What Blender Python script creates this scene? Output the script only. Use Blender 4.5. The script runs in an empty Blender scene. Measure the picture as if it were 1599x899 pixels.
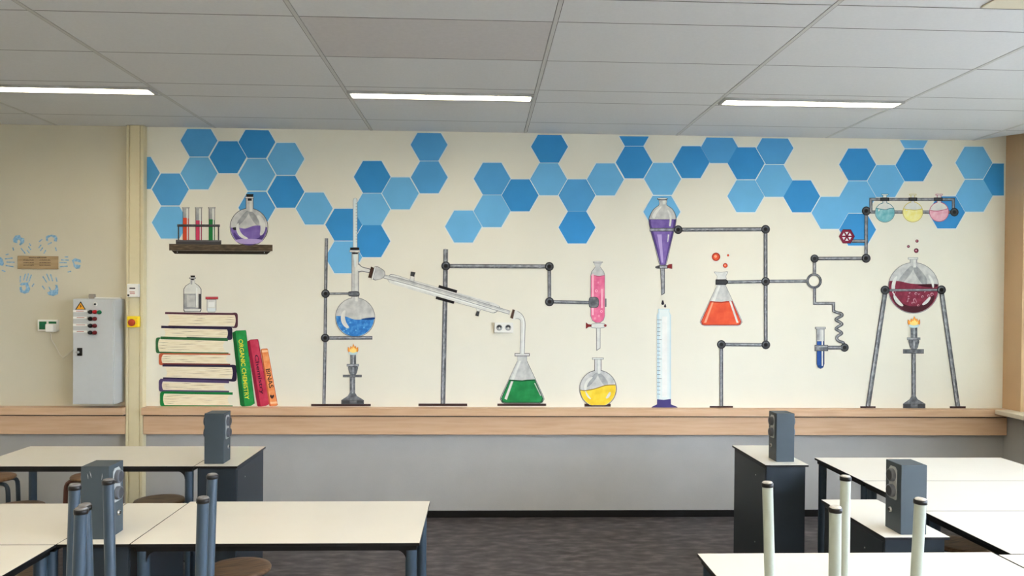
import bpy, bmesh, math, random
from mathutils import Vector, Matrix
random.seed(4)
SC = bpy.context.scene
COL = SC.collection
PI = math.pi

# ------------------------------------------------------------------ camera model
F, YAW, PITCH, ROLL, CYO = 1226.708, -.0395, -.0104, -.0082, 26.818
EYE, DIST = 1.734, 6.17
def rotm():
    cy, sy, cp, sp, cr, sr = math.cos(YAW), math.sin(YAW), math.cos(PITCH), math.sin(PITCH), math.cos(ROLL), math.sin(ROLL)
    Y = Matrix(((cy, 0, sy), (0, 1, 0), (-sy, 0, cy)))
    P = Matrix(((1, 0, 0), (0, cp, -sp), (0, sp, cp)))
    Z = Matrix(((cr, -sr, 0), (sr, cr, 0), (0, 0, 1)))
    return Z @ P @ Y
RM = rotm()
def ray(x, y):
    d = RM.transposed() @ Vector(((x - 799.5) / F, -(y - 449.5 - CYO) / F, 1))
    return Vector((d[0], d[2], d[1]))
CAMP = Vector((0, -DIST, EYE))
def aty(x, y, Y):                       # image pixel cast through the camera onto the vertical plane at depth Y
    d = ray(x, y); return CAMP + d * ((Y + DIST) / d[1])
def W(x, y):                            # image pixel projected onto the back wall -> (X, Z)
    p = aty(x, y, 0); return (p[0], p[2])

# ------------------------------------------------------------------ materials
def lin(c):
    return tuple(((v / 255) / 12.92 if v / 255 <= .04045 else ((v / 255 + .055) / 1.055) ** 2.4) for v in c)
MATS = {}
def mat(name, rgb, rough=.6, metal=0, var=.06, scale=20, spec=.3, bump=0, bscale=200, stretch=None, emit=0):
    if name in MATS: return MATS[name]
    m = bpy.data.materials.new(name); m.use_nodes = True
    nt = m.node_tree; b = nt.nodes['Principled BSDF']
    c = lin(rgb)
    b.inputs['Roughness'].default_value = rough
    b.inputs['Metallic'].default_value = metal
    b.inputs['Specular IOR Level'].default_value = spec
    tc = nt.nodes.new('ShaderNodeTexCoord')
    mp = nt.nodes.new('ShaderNodeMapping')
    nt.links.new(tc.outputs['Object'], mp.inputs[0])
    if stretch: mp.inputs['Scale'].default_value = stretch
    n = nt.nodes.new('ShaderNodeTexNoise'); n.inputs['Scale'].default_value = scale; n.inputs['Detail'].default_value = 5
    nt.links.new(mp.outputs[0], n.inputs['Vector'])
    r = nt.nodes.new('ShaderNodeValToRGB')
    r.color_ramp.elements[0].position = .3; r.color_ramp.elements[1].position = .7
    r.color_ramp.elements[0].color = tuple(max(0, v * (1 - var)) for v in c) + (1,)
    r.color_ramp.elements[1].color = tuple(min(1, v * (1 + var)) for v in c) + (1,)
    nt.links.new(n.outputs['Fac'], r.inputs[0]); nt.links.new(r.outputs[0], b.inputs['Base Color'])
    if bump:
        n2 = nt.nodes.new('ShaderNodeTexNoise'); n2.inputs['Scale'].default_value = bscale; n2.inputs['Detail'].default_value = 3
        nt.links.new(mp.outputs[0], n2.inputs['Vector'])
        bp = nt.nodes.new('ShaderNodeBump'); bp.inputs['Strength'].default_value = bump; bp.inputs['Distance'].default_value = .004
        nt.links.new(n2.outputs['Fac'], bp.inputs['Height']); nt.links.new(bp.outputs[0], b.inputs['Normal'])
    if emit:
        b.inputs['Emission Color'].default_value = c + (1,); b.inputs['Emission Strength'].default_value = emit
    MATS[name] = m
    return m
def ramp_mat(name, cols, scale, rough=.6, stretch=None, detail=6, spec=.3, pos=None, bump=0):
    if name in MATS: return MATS[name]
    m = mat(name, cols[0], rough, var=0, scale=scale, spec=spec, stretch=stretch, bump=bump)
    r = [n for n in m.node_tree.nodes if n.type == 'VALTORGB'][0]
    n = [n for n in m.node_tree.nodes if n.type == 'TEX_NOISE'][0]; n.inputs['Detail'].default_value = detail
    e = r.color_ramp.elements
    while len(e) < len(cols): e.new(.5)
    for i, c in enumerate(cols):
        e[i].position = pos[i] if pos else .3 + .4 * i / (len(cols) - 1)
        e[i].color = lin(c) + (1,)
    return m
LE, SKY, GND = 14.0, 15.0, 2.0      # lamp diffusers, sky, ground outside
M = dict(
    cream=mat('wall_cream', (232, 229, 213), .75, var=.015, scale=3, bump=.12, bscale=90),
    beige=mat('wall_beige', (205, 198, 176), .75, var=.015, scale=3, bump=.12, bscale=90),
    grey=mat('wall_grey_dado', (172, 171, 167), .6, var=.04, scale=4, bump=.15, bscale=90),
    tan=mat('wall_tan', (203, 170, 132), .6, var=.03, scale=3),
    rail=ramp_mat('rail_wood', [(193, 157, 122), (201, 166, 132), (206, 173, 140)], 3, .45, (1, 6, 14)),
    sillpale=mat('sill_pale', (214, 203, 180), .4, var=.02),
    black=mat('black_edge', (14, 14, 15), .45, var=.05),
    blacksk=mat('skirting_black', (10, 10, 11), .5, var=.05),
    floor=ramp_mat('floor_vinyl', [(46, 42, 44), (76, 71, 72), (114, 107, 107)], 8, .42, (1, 2.2, 1), 12, pos=[.32, .52, .74]),
    tile=mat('ceiling_tile', (214, 215, 215), .9, var=.02, scale=60, bump=.25, bscale=300),
    tileb=mat('ceiling_tile_worn', (203, 200, 199), .9, var=.03, scale=40, bump=.25, bscale=300),
    tee=mat('ceiling_tee', (196, 196, 192), .5, var=.01),
    groove=mat('ceiling_groove', (112, 112, 108), .9, var=.01),
    pbeige=mat('ceiling_panel_beige', (214, 205, 182), .6, var=.01),
    duct=mat('duct_cream', (212, 201, 165), .4, var=.015),
    cab=mat('cabinet_grey', (190, 193, 192), .4, var=.015),
    white=mat('plastic_white', (236, 236, 230), .4, var=.01),
    wtop=mat('table_laminate', (216, 212, 201), .32, var=.015, scale=6, spec=.4),
    blue=mat('steel_blue', (45, 60, 73), .38, var=.04, spec=.5),
    cream_leg=mat('steel_cream', (150, 157, 146), .38, var=.03, spec=.5),
    brown_leg=mat('steel_brown', (92, 58, 46), .4, var=.05),
    slate=mat('slate_grey', (56, 66, 72), .5, var=.03),
    ped=mat('pedestal_dark', (34, 42, 49), .45, var=.04),
    plate=mat('socket_plate', (158, 161, 160), .35, var=.02), rimg=mat('socket_rim', (84, 88, 94), .35, var=.02),
    sockd=mat('socket_dark', (44, 47, 52), .4, var=.02),
    steel=mat('steel', (180, 180, 178), .3, 1, var=.03),
    pad=mat('felt_pad', (98, 97, 96), .8, var=.2, scale=90), padl=mat('felt_pad_pale', (176, 173, 168), .8, var=.25, scale=90),
    wood=ramp_mat('stool_wood', [(84, 60, 40), (112, 84, 58), (130, 100, 72)], 8, .45, (1, 8, 1)),
    green=mat('plastic_green', (20, 110, 62), .4), red=mat('plastic_red', (190, 30, 38), .35),
    dred=mat('plastic_dark_red', (105, 24, 30), .35), dgreen=mat('plastic_deep_green', (18, 105, 70), .35),
    yellow=mat('plastic_yellow', (240, 208, 30), .4), estop=mat('plastic_brick_red', (176, 62, 34), .35),
    warn=mat('warning_orange', (232, 160, 40), .5), ink=mat('ink', (30, 28, 26), .6), inkred=mat('ink_red', (170, 60, 50), .6),
    inkgrey=mat('ink_grey', (140, 130, 118), .6), cable=mat('cable_white', (214, 208, 194), .5),
    brass=ramp_mat('plaque_brass', [(150, 126, 90), (168, 142, 104), (180, 156, 118)], 5, .4, (1, 1, 8)),
    lamp=mat('lamp_diffuser', (255, 241, 217), .5, var=0, emit=LE),
    lampbody=mat('lamp_body', (176, 176, 172), .5, var=.01),
    glass=None,
)
g = bpy.data.materials.new('window_glass'); g.use_nodes = True
gb = g.node_tree.nodes['Principled BSDF']; gb.inputs['Transmission Weight'].default_value = 1; gb.inputs['Roughness'].default_value = 0; gb.inputs['IOR'].default_value = 1.02
M['glass'] = g

bf = bpy.data.materials.new('added_blind_fabric'); bf.use_nodes = True
bn = bf.node_tree; tl = bn.nodes.new('ShaderNodeBsdfTranslucent'); mx = bn.nodes.new('ShaderNodeMixShader'); wv = bn.nodes.new('ShaderNodeTexNoise'); wv.inputs['Scale'].default_value = 300
tl.inputs['Color'].default_value = (.8, .8, .76, 1); mx.inputs[0].default_value = .45
bn.nodes['Principled BSDF'].inputs['Base Color'].default_value = (.8, .8, .76, 1)
bn.links.new(bn.nodes['Principled BSDF'].outputs[0], mx.inputs[1]); bn.links.new(tl.outputs[0], mx.inputs[2]); bn.links.new(mx.outputs[0], bn.nodes['Material Output'].inputs[0])
M['blind'] = bf
# mural paints: acrylic on plaster, streaked by the brush
def paint(name, rgb, var=.05, scale=14): return mat('paint_' + name, rgb, .65, var=var, scale=scale, spec=.2)
P = dict(
    hexD=paint('hex_deep', (56, 142, 203), .04, 5), hexM=paint('hex_mid', (82, 158, 211), .04, 5), hexL=paint('hex_light', (108, 178, 222), .04, 5),
    white=paint('white', (238, 240, 236)), line=paint('line_white', (226, 233, 232), .02),
    out=paint('outline', (70, 70, 74), .2), black=paint('black', (28, 26, 28), .2), dark=paint('dark_metal', (62, 64, 68), .18, 30),
    mid=ramp_mat('paint_metal', [(66, 70, 74), (100, 104, 108), (148, 151, 154)], 22, .65, detail=4),
    lite=ramp_mat('paint_metal_light', [(112, 115, 119), (152, 155, 158), (200, 202, 203)], 26, .65, detail=4),
    glass=ramp_mat('paint_glass', [(172, 174, 172), (196, 197, 193), (214, 214, 208)], 16, .65, detail=3),
    glassl=ramp_mat('paint_glass_pale', [(208, 210, 205), (222, 223, 216), (232, 231, 222)], 16, .65, detail=3),
    glassd=ramp_mat('paint_glass_dark', [(128, 131, 134), (156, 158, 158), (182, 183, 180)], 16, .65, detail=3),
    edge=paint('glass_edge', (128, 130, 130), .12, 30),
    purple=ramp_mat('paint_purple', [(98, 76, 146), (118, 94, 164), (138, 116, 182)], 12, .65), purpled=paint('purple_deep', (78, 58, 122)), purplel=paint('purple_pale', (178, 158, 206)),
    bluel=ramp_mat('paint_blue_liquid', [(28, 96, 168), (44, 122, 196), (88, 158, 214)], 30, .65), blued=paint('blue_deep', (22, 62, 120)), navy=paint('navy', (34, 78, 150)),
    greenl=ramp_mat('paint_green_liquid', [(8, 106, 52), (18, 124, 62), (32, 140, 76)], 12, .65), greend=paint('green_deep', (10, 76, 40)),
    pink=ramp_mat('paint_pink_liquid', [(208, 84, 124), (220, 104, 140), (230, 128, 158)], 18, .65), pinkl=paint('pink_pale', (240, 178, 194)), pinkd=paint('pink_deep', (176, 58, 96)),
    yell=ramp_mat('paint_yellow_liquid', [(214, 178, 30), (230, 198, 48), (238, 212, 84)], 14, .65), yelld=paint('yellow_deep', (142, 112, 34)),
    orange=ramp_mat('paint_orange_liquid', [(206, 66, 34), (218, 80, 42), (226, 98, 58)], 12, .65), oranged=paint('orange_deep', (166, 46, 28)), orangel=paint('orange_pale', (244, 160, 126)),
    burg=ramp_mat('paint_burgundy', [(104, 20, 44), (124, 28, 54), (146, 44, 72)], 24, .65), burgd=paint('burgundy_deep', (66, 14, 28)), burgl=paint('burgundy_pale', (206, 156, 166)),
    teal=ramp_mat('paint_teal', [(92, 166, 176), (122, 188, 194), (168, 212, 214)], 22, .65), teald=paint('teal_deep', (60, 124, 134)),
    lemon=ramp_mat('paint_lemon', [(236, 226, 120), (242, 234, 150), (244, 240, 190)], 22, .65), lemond=paint('lemon_deep', (206, 188, 70)),
    rose=ramp_mat('paint_rose', [(222, 150, 170), (232, 176, 190), (240, 206, 212)], 22, .65), rosed=paint('rose_deep', (186, 70, 104)),
    shelf=ramp_mat('paint_shelf_wood', [(52, 42, 32), (82, 68, 52), (112, 96, 74)], 7, .65, (2, 1, 16)), shelfd=paint('shelf_dark', (36, 29, 22)),
    rack=paint('rack_grey', (92, 90, 92), .12), rackd=paint('rack_dark', (62, 60, 62), .12),
    tred=paint('tube_red', (206, 74, 44)), tpink=paint('tube_pink', (196, 60, 92)), tgreen=paint('tube_green', (28, 120, 58)),
    page=ramp_mat('paint_pages', [(226, 212, 178), (240, 228, 198), (246, 238, 214)], 9, .65, (1, 1, 14)), pagel=paint('page_line', (112, 84, 60), .2),
    maroon=paint('cover_maroon', (84, 46, 58)), bnavy=paint('cover_navy', (42, 34, 62)), bgreen=paint('cover_green', (44, 98, 54)), bgreen2=paint('cover_bright_green', (20, 118, 56)),
    borange=paint('cover_orange', (190, 92, 58)), bpurple=paint('cover_purple', (82, 66, 104)), bbrick=paint('cover_brick', (124, 56, 48)),
    og=ramp_mat('paint_book_green', [(14, 118, 52), (28, 140, 66), (52, 158, 86)], 12, .65), ogd=paint('book_green_dark', (16, 92, 42)),
    cr=ramp_mat('paint_book_red', [(172, 34, 62), (190, 50, 78), (204, 72, 96)], 12, .65), crd=paint('book_red_dark', (140, 28, 52)),
    bo=ramp_mat('paint_book_orange', [(222, 122, 62), (232, 144, 84), (240, 170, 116)], 20, .65), bol=paint('book_orange_pale', (244, 196, 150)),
    gold=paint('gold', (222, 216, 62)), txt=paint('title_dark', (72, 20, 44)), txtk=paint('title_black', (58, 36, 34)),
    cork=paint('cork', (74, 52, 42), .2), base=paint('base_brown', (58, 40, 38), .15),
    flame=paint('flame_orange', (240, 158, 62)), flamey=paint('flame_yellow', (250, 218, 130)), flameb=paint('flame_blue', (196, 220, 222)), flamer=paint('flame_brown', (196, 112, 52)),
    cyl=paint('cylinder_pale', (226, 236, 234), .03), cyll=paint('cylinder_blue', (196, 219, 226), .04), foot=paint('cylinder_foot', (60, 52, 108)),
    wheel=paint('wheel_red', (128, 26, 54)), lid=paint('lid_red', (198, 76, 84)), knob=paint('knob_red', (122, 32, 34)),
    hand=ramp_mat('paint_hand_blue', [(104, 150, 188), (132, 174, 204), (166, 198, 216)], 60, .65),
    drop=paint('drop', (44, 38, 52)),
)

# ------------------------------------------------------------------ mesh helpers
def link(o, parent=None, loc=None):
    COL.objects.link(o)
    if parent is not None: o.parent = parent
    if loc is not None: o.location = loc
    return o
def wloc(o):
    v = Vector((0, 0, 0))
    while o is not None: v += o.location; o = o.parent
    return v
def tag(o, label, cat, group=None, kind=None):
    if label: o['label'] = label
    if cat: o['category'] = cat
    if group: o['group'] = group
    if kind: o['kind'] = kind
    return o
def thing(name, label, cat, loc=(0, 0, 0), group=None, rotz=0):
    o = bpy.data.objects.new(name, None); o.empty_display_size = .05
    link(o, None, loc); o.rotation_euler = (0, 0, rotz)
    return tag(o, label, cat, group)
class MB:
    """collects shapes for ONE mesh object"""
    def __init__(s): s.v, s.f, s.m, s.s = [], [], [], []; s.mats = []
    def mi(s, m):
        if m not in s.mats: s.mats.append(m)
        return s.mats.index(m)
    def add(s, verts, faces, m, smooth=False):
        b = len(s.v); i = s.mi(m)
        s.v += [Vector(v) for v in verts]
        for f in faces: s.f.append([b + k for k in f]); s.m.append(i); s.s.append(smooth)
    def frombm(s, bm, m, smooth=False):
        bm.verts.ensure_lookup_table(); bm.verts.index_update()
        s.add([v.co.copy() for v in bm.verts], [[v.index for v in f.verts] for f in bm.faces], m, smooth); bm.free()
    def box(s, lo, hi, m, bev=0, seg=2):
        bm = bmesh.new(); bmesh.ops.create_cube(bm, size=1)
        lo, hi = Vector(lo), Vector(hi); c, d = (lo + hi) / 2, hi - lo
        for v in bm.verts: v.co = Vector((v.co[0] * d[0], v.co[1] * d[1], v.co[2] * d[2])) + c
        if bev: bmesh.ops.bevel(bm, geom=list(bm.edges), offset=bev, segments=seg, profile=.5, affect='EDGES')
        s.frombm(bm, m); return s
    def tube(s, pts, r, m, n=14, caps=True):
        pts = [Vector(p) for p in pts]; rs = r if isinstance(r, (list, tuple)) else [r] * len(pts)
        t0 = (pts[1] - pts[0]).normalized()
        u = t0.cross(Vector((0, 0, 1)));  u = t0.cross(Vector((1, 0, 0))) if u.length < .2 else u
        u.normalize(); rings = []
        for i, p in enumerate(pts):
            t = ((pts[min(i + 1, len(pts) - 1)] - p).normalized() + (p - pts[max(i - 1, 0)]).normalized())
            t = t.normalized() if t.length > 1e-6 else t0
            u = (u - t * u.dot(t)).normalized(); w = t.cross(u)
            rings.append([p + (u * math.cos(a) + w * math.sin(a)) * rs[i] for a in [2 * PI * k / n for k in range(n)]])
        v = [q for rg in rings for q in rg]
        f = [[i * n + k, i * n + (k + 1) % n, (i + 1) * n + (k + 1) % n, (i + 1) * n + k] for i in range(len(pts) - 1) for k in range(n)]
        s.add(v, f, m, True)
        if caps:
            s.add(rings[0], [list(range(n))[::-1]], m); s.add(rings[-1], [list(range(n))], m)
        return s
    def lathe(s, prof, m, c=(0, 0, 0), ax='z', n=28, smooth=True):
        def P3(r, h, a):
            x, y = r * math.cos(a), r * math.sin(a)
            return {'z': Vector((x, y, h)), 'y': Vector((x, h, y)), 'x': Vector((h, x, y))}[ax] + Vector(c)
        v = [P3(r, h, 2 * PI * k / n) for r, h in prof for k in range(n)]
        f = [[i * n + k, i * n + (k + 1) % n, (i + 1) * n + (k + 1) % n, (i + 1) * n + k] for i in range(len(prof) - 1) for k in range(n)]
        s.add(v, f, m, smooth)
        s.add(v[:n], [list(range(n))], m); s.add(v[-n:], [list(range(n))], m)
        return s
    def prism(s, poly, a, b, m, ax='y'):
        def P3(p, h): return {'y': (p[0], h, p[1]), 'x': (h, p[0], p[1]), 'z': (p[0], p[1], h)}[ax]
        n = len(poly); v = [P3(p, a) for p in poly] + [P3(p, b) for p in poly]
        s.add(v, [list(range(n)), list(range(n, 2 * n))[::-1]] + [[k, (k + 1) % n, n + (k + 1) % n, n + k] for k in range(n)], m); return s
    def build(s, name, parent=None, world=False, origin=None):
        """world: the shapes were given in room coordinates"""
        off = Vector((0, 0, 0))
        if world:
            off = wloc(parent) if parent is not None else Vector((0, 0, 0))
            if origin is not None: off = off * 0 + Vector(origin)
        me = bpy.data.meshes.new(name)
        me.from_pydata([v - off for v in s.v], [], s.f); me.update()
        bm = bmesh.new(); bm.from_mesh(me); bmesh.ops.recalc_face_normals(bm, faces=bm.faces) if not getattr(s, 'flat', False) else None
        bm.to_mesh(me); bm.free()
        for m in s.mats: me.materials.append(m)
        me.polygons.foreach_set('material_index', s.m); me.polygons.foreach_set('use_smooth', s.s)
        o = bpy.data.objects.new(name, me)
        link(o, parent)
        if origin is not None and world: o.location = Vector(origin) - (wloc(parent) if parent is not None else Vector((0, 0, 0)))
        return o
def dup(root, loc, rotz, label, group=None):
    r = root.copy(); COL.objects.link(r); r.location = loc; r.rotation_euler = (root.rotation_euler[0], 0, rotz)
    r['label'] = label
    if group: r['group'] = group
    for ch in list(root.children):
        c = ch.copy(); COL.objects.link(c); c.parent = r
        for gg in list(ch.children):
            d = gg.copy(); COL.objects.link(d); d.parent = c
    return r

# ------------------------------------------------------------------ wall painting helpers (outlines given in image pixels, projected onto the wall)
LAY = .0004
class Art(MB):
    flat = True; n = 0
    def fill(s, pts, m, lay):
        q = [W(*p) for p in pts]
        a = sum(q[i][0] * q[(i + 1) % len(q)][1] - q[(i + 1) % len(q)][0] * q[i][1] for i in range(len(q)))
        if a < 0: q = q[::-1]
        Art.n = (Art.n + 1) % 40
        s.add([(x, -.0012 - LAY * lay - Art.n * 2e-6, z) for x, z in q], [list(range(len(q)))], m); return s
    def stroke(s, pts, w, m, lay):
        q = [W(*p) for p in band(pts, w)]; n = len(pts); Art.n = (Art.n + 1) % 40
        s.add([(x, -.0012 - LAY * lay - Art.n * 2e-6, z) for x, z in q], [[i, i + 1, 2 * n - 2 - i, 2 * n - 1 - i] for i in range(n - 1)], m); return s
    def rod(s, pts, w, lay, cap=None):
        s.stroke(pts, w, P['out'], lay); s.stroke(pts, w * .72, P['mid'], lay + .5); s.stroke([(x - w * .08, y - w * .08) for x, y in pts], w * .3, P['lite'], lay + .8); return s
    def joint(s, c, r, lay):
        s.fill(circ(c, r), P['black'], lay); s.fill(circ(c, r * .84), P['dark'], lay + .4)
        s.fill(arc(c, r * .5, r * .75, 150, 320), P['mid'], lay + .6); s.fill(circ(c, r * .4), P['black'], lay + .8); return s
def band(pts, w):
    L, R = [], []
    for i, p in enumerate(pts):
        a = pts[max(i - 1, 0)]; b = pts[min(i + 1, len(pts) - 1)]
        d1 = Vector((p[0] - a[0], p[1] - a[1])); d2 = Vector((b[0] - p[0], b[1] - p[1]))
        d1 = d1.normalized() if d1.length > 1e-9 else d2.normalized(); d2 = d2.normalized() if d2.length > 1e-9 else d1
        n1 = Vector((-d1.y, d1.x)); n2 = Vector((-d2.y, d2.x)); n = (n1 + n2)
        n = n.normalized() if n.length > 1e-6 else n1
        k = (w[i] if isinstance(w, (list, tuple)) else w) / 2 / max(.5, n.dot(n1))
        L.append((p[0] + n.x * k, p[1] + n.y * k)); R.append((p[0] - n.x * k, p[1] - n.y * k))
    return L + R[::-1]
def circ(c, r, n=28, ry=None): return [(c[0] + r * math.cos(2 * PI * k / n), c[1] + (ry or r) * math.sin(2 * PI * k / n)) for k in range(n)]
def arc(c, r1, r2, a0, a1, n=14):
    A = [math.radians(a0 + (a1 - a0) * k / n) for k in range(n + 1)]
    t = lambda k: .25 + .75 * math.sin(PI * k / n) ** .5
    rm, h = (r1 + r2) / 2, (r2 - r1) / 2
    return [(c[0] + (rm + h * t(k)) * math.cos(a), c[1] + (rm + h * t(k)) * math.sin(a)) for k, a in enumerate(A)] + \
           [(c[0] + (rm - h * t(k)) * math.cos(a), c[1] + (rm - h * t(k)) * math.sin(a)) for k, a in reversed(list(enumerate(A)))]
def rect(x0, y0, x1, y1): return [(x0, y0), (x1, y0), (x1, y1), (x0, y1)]
def smooth(pts, n=5, closed=True):
    out = []; N = len(pts)
    for i in range(N if closed else N - 1):
        g = (lambda k: pts[k % N]) if closed else (lambda k: pts[min(max(k, 0), N - 1)])
        p0, p1, p2, p3 = g(i - 1), g(i), g(i + 1), g(i + 2)
        for k in range(n):
            t = k / n
            out.append(tuple(.5 * (2 * p1[j] + (p2[j] - p0[j]) * t + (2 * p0[j] - 5 * p1[j] + 4 * p2[j] - p3[j]) * t * t + (3 * p1[j] - p0[j] - 3 * p2[j] + p3[j]) * t ** 3) for j in (0, 1)))
    if not closed: out.append(pts[-1])
    return out
def shrink(pts, d):
    cx = sum(p[0] for p in pts) / len(pts); cy = sum(p[1] for p in pts) / len(pts)
    w = max(abs(p[0] - cx) for p in pts); h = max(abs(p[1] - cy) for p in pts)
    return [(cx + (x - cx) * (1 - d / w), cy + (y - cy) * (1 - d / h)) for x, y in pts]
def bowl(c, r, surf, flat=None):
    """liquid in a round bowl: surf = surface line left to right as (x offset / r, y); closed by the bowl's arc"""
    pts = []
    for fx, y in surf:
        pts.append((c[0] + fx * r, y))
    for side, k in ((0, 0), (1, -1)):
        y = surf[k][1]; dx = math.sqrt(max(0, r * r - (y - c[1]) ** 2)); pts[k] = (c[0] + (dx if side else -dx), y)
    s = smooth(pts, 4, False)
    a1 = math.atan2(pts[-1][1] - c[1], pts[-1][0] - c[0]); a0 = math.atan2(pts[0][1] - c[1], pts[0][0] - c[0])
    if a0 < a1: a0 += 2 * PI
    arcp = [(c[0] + r * math.cos(a1 + (a0 - a1) * k / 24), c[1] + r * math.sin(a1 + (a0 - a1) * k / 24)) for k in range(1, 24)]
    if flat: arcp = [(x, min(y, flat)) for x, y in arcp]
    return s + arcp
def at_wall(x, y):
    X, Z = W(x, y); return (X, -.001, Z)
def mural(name, label, cat, base, group=None): return thing(name, label, cat, at_wall(*base), group)
def sign_text(body, p0, p1, height, m, lay, name, parent, squeeze=True):
    """lettering along the line p0 -> p1, glyph tops to the left of travel"""
    cu = bpy.data.curves.new(name, 'FONT'); cu.body = body; cu.size = 1; cu.offset = .018
    ob = bpy.data.objects.new(name, cu); COL.objects.link(ob)
    dg = bpy.context.evaluated_depsgraph_get(); me = bpy.data.meshes.new_from_object(ob.evaluated_get(dg))
    bpy.data.objects.remove(ob); bpy.data.curves.remove(cu)
    xs = [v.co.x for v in me.vertices]; ys = [v.co.y for v in me.vertices]
    x0, x1, y0, y1 = min(xs), max(xs), min(ys), max(ys)
    A, B = Vector(W(*p0)), Vector(W(*p1)); e1 = B - A; L = e1.length; e1 /= L; e2 = Vector((-e1.y, e1.x))
    h = height * DIST / F
    off = wloc(parent)
    for v in me.vertices:
        q = A + e1 * ((v.co.x - x0) / (x1 - x0) * L) + e2 * ((v.co.y - y0) / (y1 - y0) * h)
        v.co = Vector((q.x, -.0012 - LAY * lay, q.y)) - off
    me.materials.clear(); me.materials.append(m); me.name = name
    return link(bpy.data.objects.new(name, me), parent)

# ================================================================== ROOM
XL, XR, YB, HC = -5.0, 4.21, -9.6, 3.0215
def struct(o): o['kind'] = 'structure'; return o
DUCT0, DUCT1 = aty(196.5, 400, -.06)[0], aty(224, 400, -.06)[0]
m = MB()
xm = (DUCT0 + DUCT1) / 2
def quad(mb, a, b, c, d, mt): mb.add([a, b, c, d], [[0, 1, 2, 3]], mt)
m.flat = True
quad(m, (XL, 0, .66), (xm, 0, .66), (xm, 0, 3.4), (XL, 0, 3.4), M['beige'])
quad(m, (xm, 0, .66), (XR + .3, 0, .66), (XR + .3, 0, 3.4), (xm, 0, 3.4), M['cream'])
quad(m, (XL, 0, -.05), (XR + .3, 0, -.05), (XR + .3, 0, .66), (XL, 0, .66), M['grey'])
quad(m, (XR + .3, .12, -.05), (XL, .12, -.05), (XL, .12, 3.4), (XR + .3, .12, 3.4), M['cream'])
struct(m.build('wall_back'))
struct(MB().box((XL - .15, YB - .15, -.08), (XR + .4, .12, 0), M['floor']).build('floor'))
m = MB().box((XL - .12, YB, 0), (XL, .12, 3.4), M['cream']); struct(m.build('wall_left'))
m = MB().box((XL - .12, YB - .12, 0), (XR + .4, YB, 3.4), M['cream']); struct(m.build('wall_rear'))
# right wall: tan pier beside the corner, parapet, then a band of windows
m = MB()
m.box((XR, -.215, .87), (XR + .3, .0, 3.4), M['tan'])
m.box((XR + .012, YB, 0), (XR + .3, 0, .845), M['grey'])
m.box((XR, YB, 2.75), (XR + .3, -.215, 3.4), M['tan'])
m.box((XR, YB, .87), (XR + .3, -8.9, 2.75), M['tan'])
struct(m.build('wall_right'))
wins = [(-.215, -2.3), (-2.3, -4.4), (-4.4, -6.6), (-6.6, -8.9)]
for i, (a, b) in enumerate(wins):
    o = thing('window_%d' % (i + 1), None, None, (XR + .12, (a + b) / 2, .87)); o['kind'] = 'structure'
    f = MB()
    for lo, hi in (((0, b, .87), (.07, b + .06, 2.75)), ((0, a - .06, .87), (.07, a, 2.75)), ((0, b, .87), (.07, a, .93)), ((0, b, 2.69), (.07, a, 2.75)), ((0.005, (a + b) / 2 - .03, .9), (.065, (a + b) / 2 + .03, 2.72))):
        f.box((XR + .12 + lo[0], lo[1], lo[2]), (XR + .12 + hi[0], hi[1], hi[2]), M['white'], .004)
    struct(f.build('window_frame', o, True))
    f = MB().box((XR + .152, b + .05, .92), (XR + .158, a - .05, 2.7), M['glass']); struct(f.build('window_pane', o, True))
for i, (a, b) in enumerate(wins[:1]):      # blind added to cut and soften daylight beside the mural
    t = thing('added_blind', 'added white blind softening the daylight from the window beside the mural wall', 'blind', (XR + .1, (a + b) / 2, 2.75), None)
    f = MB().box((XR + .095, b + .01, .885), (XR + .098, a - .004, 2.7), M['blind']); f.build('fabric', t, True)
    MB().tube([(XR + .09, b + .01, 2.715), (XR + .09, a - .01, 2.715)], .022, M['white']).build('roller', t, True)
    MB().box((XR + .088, b + .01, .875), (XR + .104, a - .004, .889), M['white'], .003).build('bottom_bar', t, True)
# window ledge along the right wall
p = aty(1545, 645, -.1)
XS = 4.08
m = MB().box((XS, YB, .838), (XR + .12, -.102, .872), M['sillpale'], .004); struct(m.build('trim_1'))
# wooden rail round the back wall: ledge board over a set-back panel
RX = XS + .1
m = MB()
for x0, x1 in ((XL, DUCT0 - .002), (DUCT1 + .002, XR)):
    m.box((x0, -.1, .812), (x1, 0, .868), M['rail'], .003)
    m.box((x0, -.06, .660), (x1, 0, .800), M['rail'], .002)
    m.box((x0, -.052, .800), (x1, 0, .812), M['black'])  # black strip stands in for the shadow line under the ledge
struct(m.build('trim_2'))
struct(MB().box((XL, -.012, 0), (XR, 0, .054), M['blacksk'], .002).build('baseboard_back'))
struct(MB().box((XR - .0, YB, 0), (XR + .012, -.012, .054), M['blacksk'], .002).build('baseboard_right'))

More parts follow.
